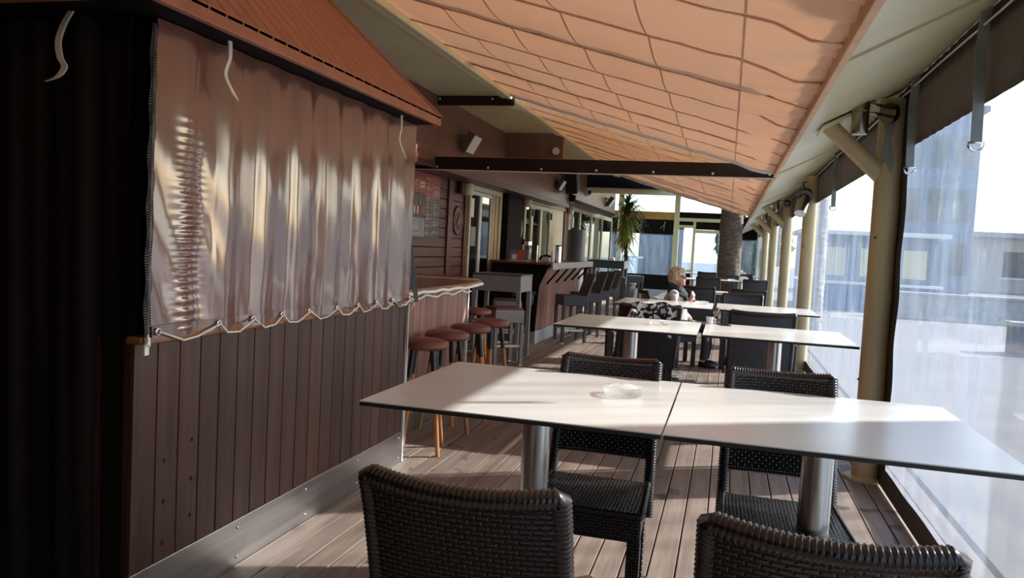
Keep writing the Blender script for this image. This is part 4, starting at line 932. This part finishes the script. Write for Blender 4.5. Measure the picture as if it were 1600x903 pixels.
# ================================================================== PALMS AND PLANT
def trunk(name, loc, r0, r1, h, mat, label, lean=(0, 0)):
    t = thing(name, label, 'tree trunk', loc)
    def f(u, v):
        a = 2*math.pi*u; z = h*v; k = (z/.11) % 1
        r = (r0+(r1-r0)*v)*(1+.05*(k-.5)+.02*math.sin(a*7+z*9)+.015*math.sin(a*13-z*4))
        return (lean[0]*v+r*math.cos(a), lean[1]*v+r*math.sin(a), z)
    MB().grid(f, 40, int(h/.027)).build('trunk', mat, t, smooth=True, fix=False)
    MB().lathe([(r0*1.15, -.02), (r0*1.12, .05), (r0*.98, .07)], n=32).build('root_collar', mat, t, smooth=True)
    return t
trunk('palm_trunk', (.03, 19.2, 0), .27, .25, 3.39, 'palm', 'thick brown palm trunk rising through the terrace near the end wall')
trunk('palm_trunk', (1.42, 14.6, -.05), .22, .20, 5.0, 'palmg', 'grey palm trunk outside behind the clear curtain')
trunk('palm_trunk', (3.2, 4.1, -.05), .33, .30, 6.0, 'palmg', 'unseen grey palm trunk added outside to shade the right-hand table')  # added out of view to throw the shadow band across the right table
def blade(mb, base, az, el, L, w, droop, n=7):
    d = Vector((math.cos(az), math.sin(az), 0)); s = Vector((-math.sin(az), math.cos(az), 0)); p = Vector(base); e = el; vs = []
    for i in range(n+1):
        t = i/n; ww = w*(.5+1.0*t)*(1-t)**.6*1.3 if i < n else .0008
        vs += [p+s*ww, p-s*ww]; p = p+(d*math.cos(e)+Vector((0, 0, math.sin(e))))*(L/n); e -= droop/n
    mb.add(vs, [(2*i, 2*i+1, 2*i+3, 2*i+2) for i in range(n)])
pl = thing('potted_yucca', 'tall potted yucca with spiky crown and drooping yellow leaves', 'plant', (-2.55, 20.3, 0))
MB().lathe([(.20, 0), (.26, .02), (.32, .42), (.34, .44), (.34, .47), (.29, .47), (.27, .40), (.001, .40)], n=28).build('pot', 'greybrd', pl, angle=True)
MB().tube([(0, 0, .38), (.03, .02, 1.0), (-.02, 0, 1.7), (.02, 0, 2.3)], [.06, .05, .045, .05], 10).build('stem', 'palm', pl, smooth=True)
rn = random.Random(5); c1 = MB(); c2 = MB(); c3 = MB()
for i in range(260):
    az = rn.uniform(0, 6.28); blade(c1, (rn.uniform(-.05, .05), rn.uniform(-.05, .05), 2.28+rn.uniform(-.15, .22)), az, rn.uniform(-.5, 1.2), rn.uniform(.5, .8)*(.62 if math.cos(az) < -.2 else 1), .017, rn.uniform(.4, 1.5))
for i in range(220): blade(c2, (rn.uniform(-.05, .05), rn.uniform(-.05, .05), rn.uniform(1.6, 2.25)), rn.uniform(0, 6.28), rn.uniform(-1.0, .1), rn.uniform(.35, .55), .020, rn.uniform(.7, 1.4))
for i in range(60): blade(c3, (rn.uniform(-.05, .05), rn.uniform(-.05, .05), rn.uniform(.9, 1.5)), rn.uniform(0, 6.28), rn.uniform(-.8, .9), rn.uniform(.3, .5), .012, rn.uniform(.5, 1.4))
for mb, nm, mt in ((c1, 'crown_leaves', 'leaf'), (c2, 'drooping_leaves', 'leafy'), (c3, 'lower_leaves', 'leaf')):
    o = mb.build(nm, mt, pl, fix=False); o['kind'] = 'stuff'
def tree(loc, h, r, label, n=2600, seed=1):
    t = thing('tree', label, 'tree', loc, group='trees beyond the terrace'); q = random.Random(seed)
    MB().tube([(0, 0, 0), (.1, 0, h*.3), (0, .1, h*.6)], [.22, .18, .1], 10).build('trunk', 'palm', t, smooth=True)
    mb = MB()
    for i in range(n):
        d = Vector((q.gauss(0, 1), q.gauss(0, 1), q.gauss(0, 1))).normalized()*(q.random()**.4); c = Vector((d.x*r, d.y*r, h*.62+d.z*h*.38))
        a = Vector((q.gauss(0, 1), q.gauss(0, 1), q.gauss(0, 1))).normalized(); b = a.orthogonal().normalized(); s = q.uniform(.12, .3)
        mb.add([c-a*s, c+b*s*.5, c+a*s, c-b*s*.5], [(0, 1, 2, 3)])
    o = mb.build('foliage', 'foliage', t, fix=False); o['kind'] = 'stuff'; return t
tree((.9, 32, -.05), 3.0, 1.4, 'green bushy tree behind the end wall', n=2400, seed=3)

# ================================================================== OUTSIDE BUILDINGS AND WALLS
bkk = thing('market_stall', 'blue and white market stall outside the clear curtain', 'stall', (3.7, 25.5, -.05))
MB().box(-1.6, 1.9, -1.5, 1.5, 0, .72).build('lower_panels', 'bluepaint', bkk, bevel=.02); MB().box(-1.7, 2.0, -1.7, -1.45, .72, .80).build('counter', 'white', bkk, bevel=.01)
MB().box(-1.6, 1.9, -1.4, 1.5, .8, 2.1).build('body', 'bluegrey', bkk, bevel=.02)
for (x0, x1) in ((-1.3, -.5), (-.1, .7), (1.0, 1.6)): MB().box(x0, x1, -1.43, -1.38, .95, 1.75).build('window', 'creamsmooth', bkk, bevel=.01)
MB().box(-1.8, 2.1, -1.8, 1.6, 2.1, 2.22).build('roof', 'white', bkk, bevel=.02)
bld = thing('building', 'long low beige building across the paving', 'building', (22, 52, -.05))
MB().box(-12, 16, 0, 8, 0, 3.2).build('wall', 'beige', bld); MB().box(-12.4, 16.4, -.5, 8.4, 3.2, 3.5).build('roof', 'stone', bld)
for k in range(6): f = MB().box(-10.5+4*k, -8.6+4*k, -.05, .05, .9, 2.4).build('window', 'glassdark', bld); MB().box(-10.6+4*k, -8.5+4*k, -.08, .06, .8, .9).build('sill', 'white', f)
for (x, y, L, h, lab) in ((9, 14.5, 9, .45, 'low pale stone wall outside near the terrace'), (12, 22, 16, .6, 'longer low stone wall farther out on the paving')):
    t = thing('low_wall', lab, 'wall', (x, y, -.05)); MB().box(-L/2, L/2, -.15, .15, 0, h).build('masonry', 'greybrd' if h < .5 else 'stone', t, bevel=.01); MB().box(-L/2-.03, L/2+.03, -.2, .2, h, h+.07).build('coping', 'stone', t, bevel=.01)
bt_ = thing('building', 'tall blue-grey block beyond the market stall', 'building', (8.9, 38, -.05))
MB().box(-2.0, 1.2, 0, 3, 0, 8.0).build('wall', 'bluegrey', bt_); MB().box(-2.2, 1.4, -.2, 3.2, 8.0, 8.25).build('roof', 'greybrd', bt_)
for kx in range(3):
    for kz in range(3): MB().box(-1.7+1.0*kx, -1.0+1.0*kx, -.04, .04, 1.0+2.3*kz, 2.4+2.3*kz).build('window', 'glassdark', bt_)
bw = thing('building', 'grey walled building with open archways beyond the glazed end wall', 'building', (-4.5, 38, -.06))
for (x0, x1) in ((-6, -.45), (.35, 2.4)): MB().box(x0, x1, 0, .5, 0, 2.9).build('wall', 'wallgrey', bw)
MB().box(-6, 2.4, 0, .5, 2.45, 2.9).build('lintel', 'wallgrey', bw); MB().box(-6.2, 2.6, -.3, .8, 2.9, 3.05).build('roof', 'stone', bw)
for x in (-.4, -.15, .08, .3): MB().box(x-.04, x+.04, -.1, .0, 0, 1.05).build('baluster', 'white', bw)
MB().box(-.6, .6, -.12, .02, 1.0, 1.1).build('handrail', 'white', bw)

# ================================================================== THINGS ON THE TABLES
def ashtray_proto():
    mb = MB(); n = 64; prof = [(.001, .004), (.045, .004), (.060, .0), (.067, .004), (.071, .016), (.072, .030), (.068, .034), (.062, .034), (.057, .029), (.053, .014), (.046, .010), (.001, .009)]
    vs = []
    for r, z in prof:
        for j in range(n):
            a = 2*math.pi*j/n; zz = z
            if z > .025: zz = z-.013*max(0, 1-abs(((a*4/(2*math.pi)+.35) % 1)-.5)*14)
            vs.append((r*math.cos(a), r*math.sin(a), zz))
    fs = [(i*n+j, i*n+(j+1) % n, (i+1)*n+(j+1) % n, (i+1)*n+j) for i in range(len(prof)-1) for j in range(n)]
    mb.add(vs, fs); o = mb.build('ashtray', 'glassash', None, smooth=True); return o
A0 = ashtray_proto(); A0.location = (-.338, 2.865, TZ+.0005); tag(A0, 'round clear glass ashtray on the table next to the kiosk', 'ashtray', 'glass ashtrays')
for (x, y, lab) in ((-.45, 5.80, 'round clear glass ashtray on the table before the print jacket chair'), (-.24, 8.55, 'round clear glass ashtray on the table by the woman\'s hand'), (.1, 17.4, 'glass ashtray on the distant table near the post line')):
    c = A0.copy(); C.objects.link(c); c.location = (x, y, TZ+.0005); c['label'] = lab
wg = thing('wine_glass', 'stemmed glass of rose wine at the corner of the second-row table', 'glass', (-.065, 6.24, TZ), group=None)
MB().lathe([(.028, 0), (.028, .002), (.004, .006), (.003, .05), (.014, .058), (.027, .08), (.027, .105), (.023, .125), (.022, .125), (.025, .105), (.025, .08), (.012, .06), (.001, .056)], n=24).build('glass', 'glass', wg, smooth=True)
MB().lathe([(.001, .057), (.013, .061), (.0245, .08), (.0245, .098), (.001, .098)], n=24).build('wine', 'rose', wg, angle=True)
cp = thing('cup', 'small white cup beside the wine glass', 'cup', (-.115+.01, 6.21, TZ)); MB().lathe([(.02, 0), (.024, .005), (.028, .055), (.026, .055), (.022, .008), (.001, .006)], n=20).build('body', 'white', cp, angle=True); MB().tube([(.026, 0, .045), (.042, 0, .04), (.042, 0, .02), (.024, 0, .014)], .004, 6).build('handle', 'white', cp, smooth=True)
mp_ = thing('phone', 'dark mobile phone lying by the wine glass', 'phone', (.0, 6.20, TZ), R(20)); MB().box(-.035, .035, -.07, .07, 0, .008).build('case', 'black', mp_, bevel=.003); MB().box(-.032, .032, -.066, .066, .008, .0085).build('screen', 'glassdark', mp_)
for (x, y, lab) in ((.34, 17.35, 'white napkin box on the distant table near the post line'), (.40, 22.3, 'white napkin box on the most distant table')):
    t = thing('napkin_box', lab, 'box', (x, y, TZ), group='white napkin boxes on far tables'); MB().box(-.09, .09, -.05, .05, 0, .09).build('box', 'white', t, bevel=.006); MB().box(-.05, .05, -.02, .02, .09, .105).build('napkins', 'paper', t)
wt = thing('side_table', 'small white-topped side table with slim steel legs behind the woman', 'table', (-.13, 12.5, 0))
MB().box(-.16, .16, -.16, .16, .70, .74).build('top', 'white', wt, bevel=.006)
for sx in (-1, 1):
    for sy in (-1, 1): MB().cyl((sx*.13, sy*.13, 0), (sx*.13, sy*.13, .70), .013, 10).build('leg', 'steelv', wt, angle=True)
# jacket on the armchair back and bag on the other armchair seat
jk = thing('jacket', 'black and white printed jacket draped over the wicker armchair back', 'jacket', (-.70, 7.18, 0), R(14))
def jf(u, v):
    x = (u-.5)*.36+.02; s = v*1.0
    if s < .6: z = .60+.26*(s/.6); y = -.445-.0-.05*(1-s/.6)**2*0
    else: z = .86-.16*((s-.6)/.4); y = -.33
    yb = -.185-.215*((min(z, .835)-.28)/.555)**1.08
    y = (yb-.05 if s < .6 else yb+.03)
    if .5 < s < .7: y = yb-.05+.08*smoothstep(.5, .7, s); z = .86+.012*math.sin((s-.5)/.2*math.pi)
    return (x+.012*math.sin(s*9+u*4), y+.010*math.sin(u*19+s*5), z+.012*math.sin(u*11)-.05*abs(u-.5))
MB().slab(lambda u, v: jf(u, v), lambda u, v: tuple(Vector(jf(u, v))+Vector((0, -.008 if v < .6 else .008, .006))), 24, 24).build('cloth', 'print', jk, angle=True)
MB().tube([(-.15, -.45, .80), (-.19, -.47, .70), (-.20, -.48, .58)], [.035, .04, .035], 10).build('sleeve', 'print', jk, smooth=True)
bgx = thing('handbag', 'tan leather bag on the seat of the second wicker armchair', 'bag', (.20, 7.16, .39))
MB().slab(lambda u, v: ((u-.5)*.22*(1-.2*v), -.05*(1-.6*v*v), .16*v), lambda u, v: ((u-.5)*.22*(1-.2*v), .05*(1-.6*v*v), .16*v), 10, 8).build('body', 'tan', bgx, angle=True, bevel=.006)
MB().tube([(-.06, 0, .15), (-.05, 0, .24), (0, 0, .27), (.05, 0, .24), (.06, 0, .15)], .006, 6).build('strap', 'tan', bgx, smooth=True)

# ================================================================== WOMAN
wo = thing('person', 'seated person in sunglasses, dark scarf and pale jacket, hand raised to chin', 'person', (-.555, 9.42, 0), R(-98)); wo.scale = (.855, .855, .855)
def remeshed(mb, name, mat, parent, vox, smooth=4):
    o = mb.build(name, mat, parent, smooth=True); r = o.modifiers.new('remesh', 'REMESH'); r.mode = 'VOXEL'; r.voxel_size = vox; r.use_smooth_shade = True
    s = o.modifiers.new('smooth', 'SMOOTH'); s.factor = .5; s.iterations = smooth; return o
b = MB()
b.ball((0, .012, 1.20), .1, 20, 14, (.76, .96, 1.12)).ball((0, .045, 1.14), .07, 16, 10, (.85, .95, 1.05)).ball((0, .085, 1.098), .028, 12, 8)       # skull, face, chin
b.tube([(0, .098, 1.205), (0, .118, 1.172), (0, .112, 1.158)], [.010, .017, .012], 10).ball((.032, .075, 1.15), .03, 12, 8).ball((-.032, .075, 1.15), .03, 12, 8)
for sx in (-1, 1): b.ball((sx*.076, .005, 1.175), .026, 10, 8, (.35, .75, 1.1))
b.tube([(0, -.005, 1.10), (0, -.01, 1.03), (0, -.015, .97)], [.052, .05, .06], 14)
b.tube([(0, -.02, 1.0), (0, -.02, .92), (0, 0, .80), (0, .01, .68), (0, .02, .55)], [.07, .125, .13, .12, .14], 16)
b.tube([(-.17, -.01, .955), (0, -.015, .97), (.17, -.01, .955)], [.05, .06, .05], 12)
for sx, el, wr in ((1, (.235, .05, .73), (.125, .215, .885)), (-1, (-.23, .06, .70), (-.08, .20, .60))):
    b.tube([(sx*.175, -.01, .95), el, wr], [.045, .036, .026], 12)
    b.tube([(sx*.085, .02, .545), (sx*.10, .42, .53), (sx*.10, .44, .28), (sx*.10, .42, .08)], [.075, .06, .047, .036], 12)
    b.tube([(sx*.10, .40, .05), (sx*.11, .52, .035), (sx*.11, .58, .03)], [.035, .034, .022], 10)
# right hand raised to the chin: palm, four curled fingers and thumb; the left lies in the lap
def hand(mb, w, d, up, side):
    w, d, up, side = Vector(w), Vector(d).normalized(), Vector(up).normalized(), Vector(side).normalized()
    mb.tube([w, w+d*.04, w+d*.085], [.024, .03, .028], 12)
    for i, (off, L) in enumerate(((-.030, .068), (-.010, .076), (.010, .071), (.029, .056))):
        a = w+d*.085+side*off; p1 = a+d*L*.5+up*.006; p2 = p1+d*L*.25+up*L*.24; p3 = p2+up*L*.3-d*.004; mb.tube([a-d*.02, a, p1, p2, p3], [.010, .010, .009, .0085, .007], 8)
    a = w+d*.03-side*.028; mb.tube([a, a+d*.03-side*.025, a+d*.06-side*.03+up*.01], [.012, .010, .008], 8)
hand(b, (.125, .215, .885), (-.45, .25, .85), (-.5, -.75, 0), (.3, -.4, .5)); hand(b, (-.08, .20, .60), (.6, .7, -.25), (0, 0, -1), (-.7, .7, 0))
remeshed(b, 'body', 'skin', wo, .0062, 3)
h = MB(); rr = random.Random(11)
h.ball((0, -.015, 1.238), .1, 20, 14, (.90, 1.08, .98)).ball((0, -.06, 1.19), .088, 16, 10, (1.0, .9, 1.1)).ball((.02, .05, 1.285), .06, 14, 10, (1.2, 1.1, .6))
for i in range(70):
    a = rr.uniform(-2.7, 2.7)-math.pi/2; z = rr.uniform(1.13, 1.24) if abs(a+math.pi/2) < 1.75 else rr.uniform(1.235, 1.26)
    rad = .088+.012*rr.random(); p = Vector((rad*math.cos(a)*.95, -.01+rad*math.sin(a), z)); h.tube([p+Vector((0, 0, .05)), p+Vector((0, 0, .01)), p*1.0+Vector((.012*math.cos(a), .012*math.sin(a), -.035))], [.016, .015, .006], 6)
remeshed(h, 'hair', 'hair', wo, .0075, 1)
lens = MB()
for sx in (-1, 1): lens.add([Vector((sx*.036+.029*math.cos(a*math.pi/10), .112-.018*(abs(.036*sx+.029*math.cos(a*math.pi/10))/.06)**2, 1.198+.024*math.sin(a*math.pi/10))) for a in range(20)]+[Vector((sx*.036, .116-.006, 1.198))], [(i, (i+1) % 20, 20) for i in range(20)])
sgl = lens.build('sunglasses', 'lens', wo); sm = sgl.modifiers.new('thick', 'SOLIDIFY'); sm.thickness = .004
MB().tube([(-.062, .09, 1.206), (-.082, .0, 1.205), (-.08, -.02, 1.19)], .004, 6).tube([(.062, .09, 1.206), (.082, .0, 1.205), (.08, -.02, 1.19)], .004, 6).tube([(-.012, .113, 1.203), (0, .116, 1.206), (.012, .113, 1.203)], .0035, 6).build('frame', 'black', sgl, smooth=True)
MB().ball((0, .108, 1.128), .016, 12, 8, (1.2, .5, .45)).build('lips', 'lip', wo, smooth=True)
s_ = MB()
for k, (r_, z, t_) in enumerate(((.075, 1.045, .036), (.085, 1.005, .04), (.10, .965, .036))): s_.tube([(r_*math.cos(a*math.pi/10), -.012+.012*k+r_*1.05*math.sin(a*math.pi/10), z+.018*math.sin(a*.9+k)-.018*math.sin(a*math.pi/10)) for a in range(20)], t_, 10, closed=True)
s_.tube([(.03, .09, .97), (.04, .13, .90), (.045, .13, .80)], [.04, .045, .04], 10)
remeshed(s_, 'scarf', 'scarf', wo, .009, 2)
j = MB(); j.tube([(0, -.02, 1.0), (0, -.02, .92), (0, 0, .80), (0, .005, .68), (0, .01, .54)], [.09, .15, .155, .15, .165], 18).tube([(-.175, -.01, .95), (0, -.015, .965), (.175, -.01, .95)], [.068, .075, .068], 12)
for sx, el, wr in ((1, (.235, .05, .73), (.142, .19, .862)), (-1, (-.23, .06, .70), (-.095, .185, .612))): j.tube([(sx*.175, -.01, .945), el, wr], [.068, .055, .042], 12)
remeshed(j, 'jacket', 'coat', wo, .012, 3)
tr = MB(); 
for sx in (-1, 1): tr.tube([(sx*.085, .01, .545), (sx*.10, .43, .53), (sx*.10, .45, .28), (sx*.10, .43, .10)], [.09, .072, .06, .052], 14)
tr.tube([(-.1, .0, .55), (.1, .0, .55)], .11, 14); remeshed(tr, 'trousers', 'scarf', wo, .012, 2)
for sx in (-1, 1): MB().tube([(sx*.10, .38, .045), (sx*.11, .50, .04), (sx*.11, .60, .03)], [.04, .042, .025], 12).build('shoe', 'black', wo, smooth=True)
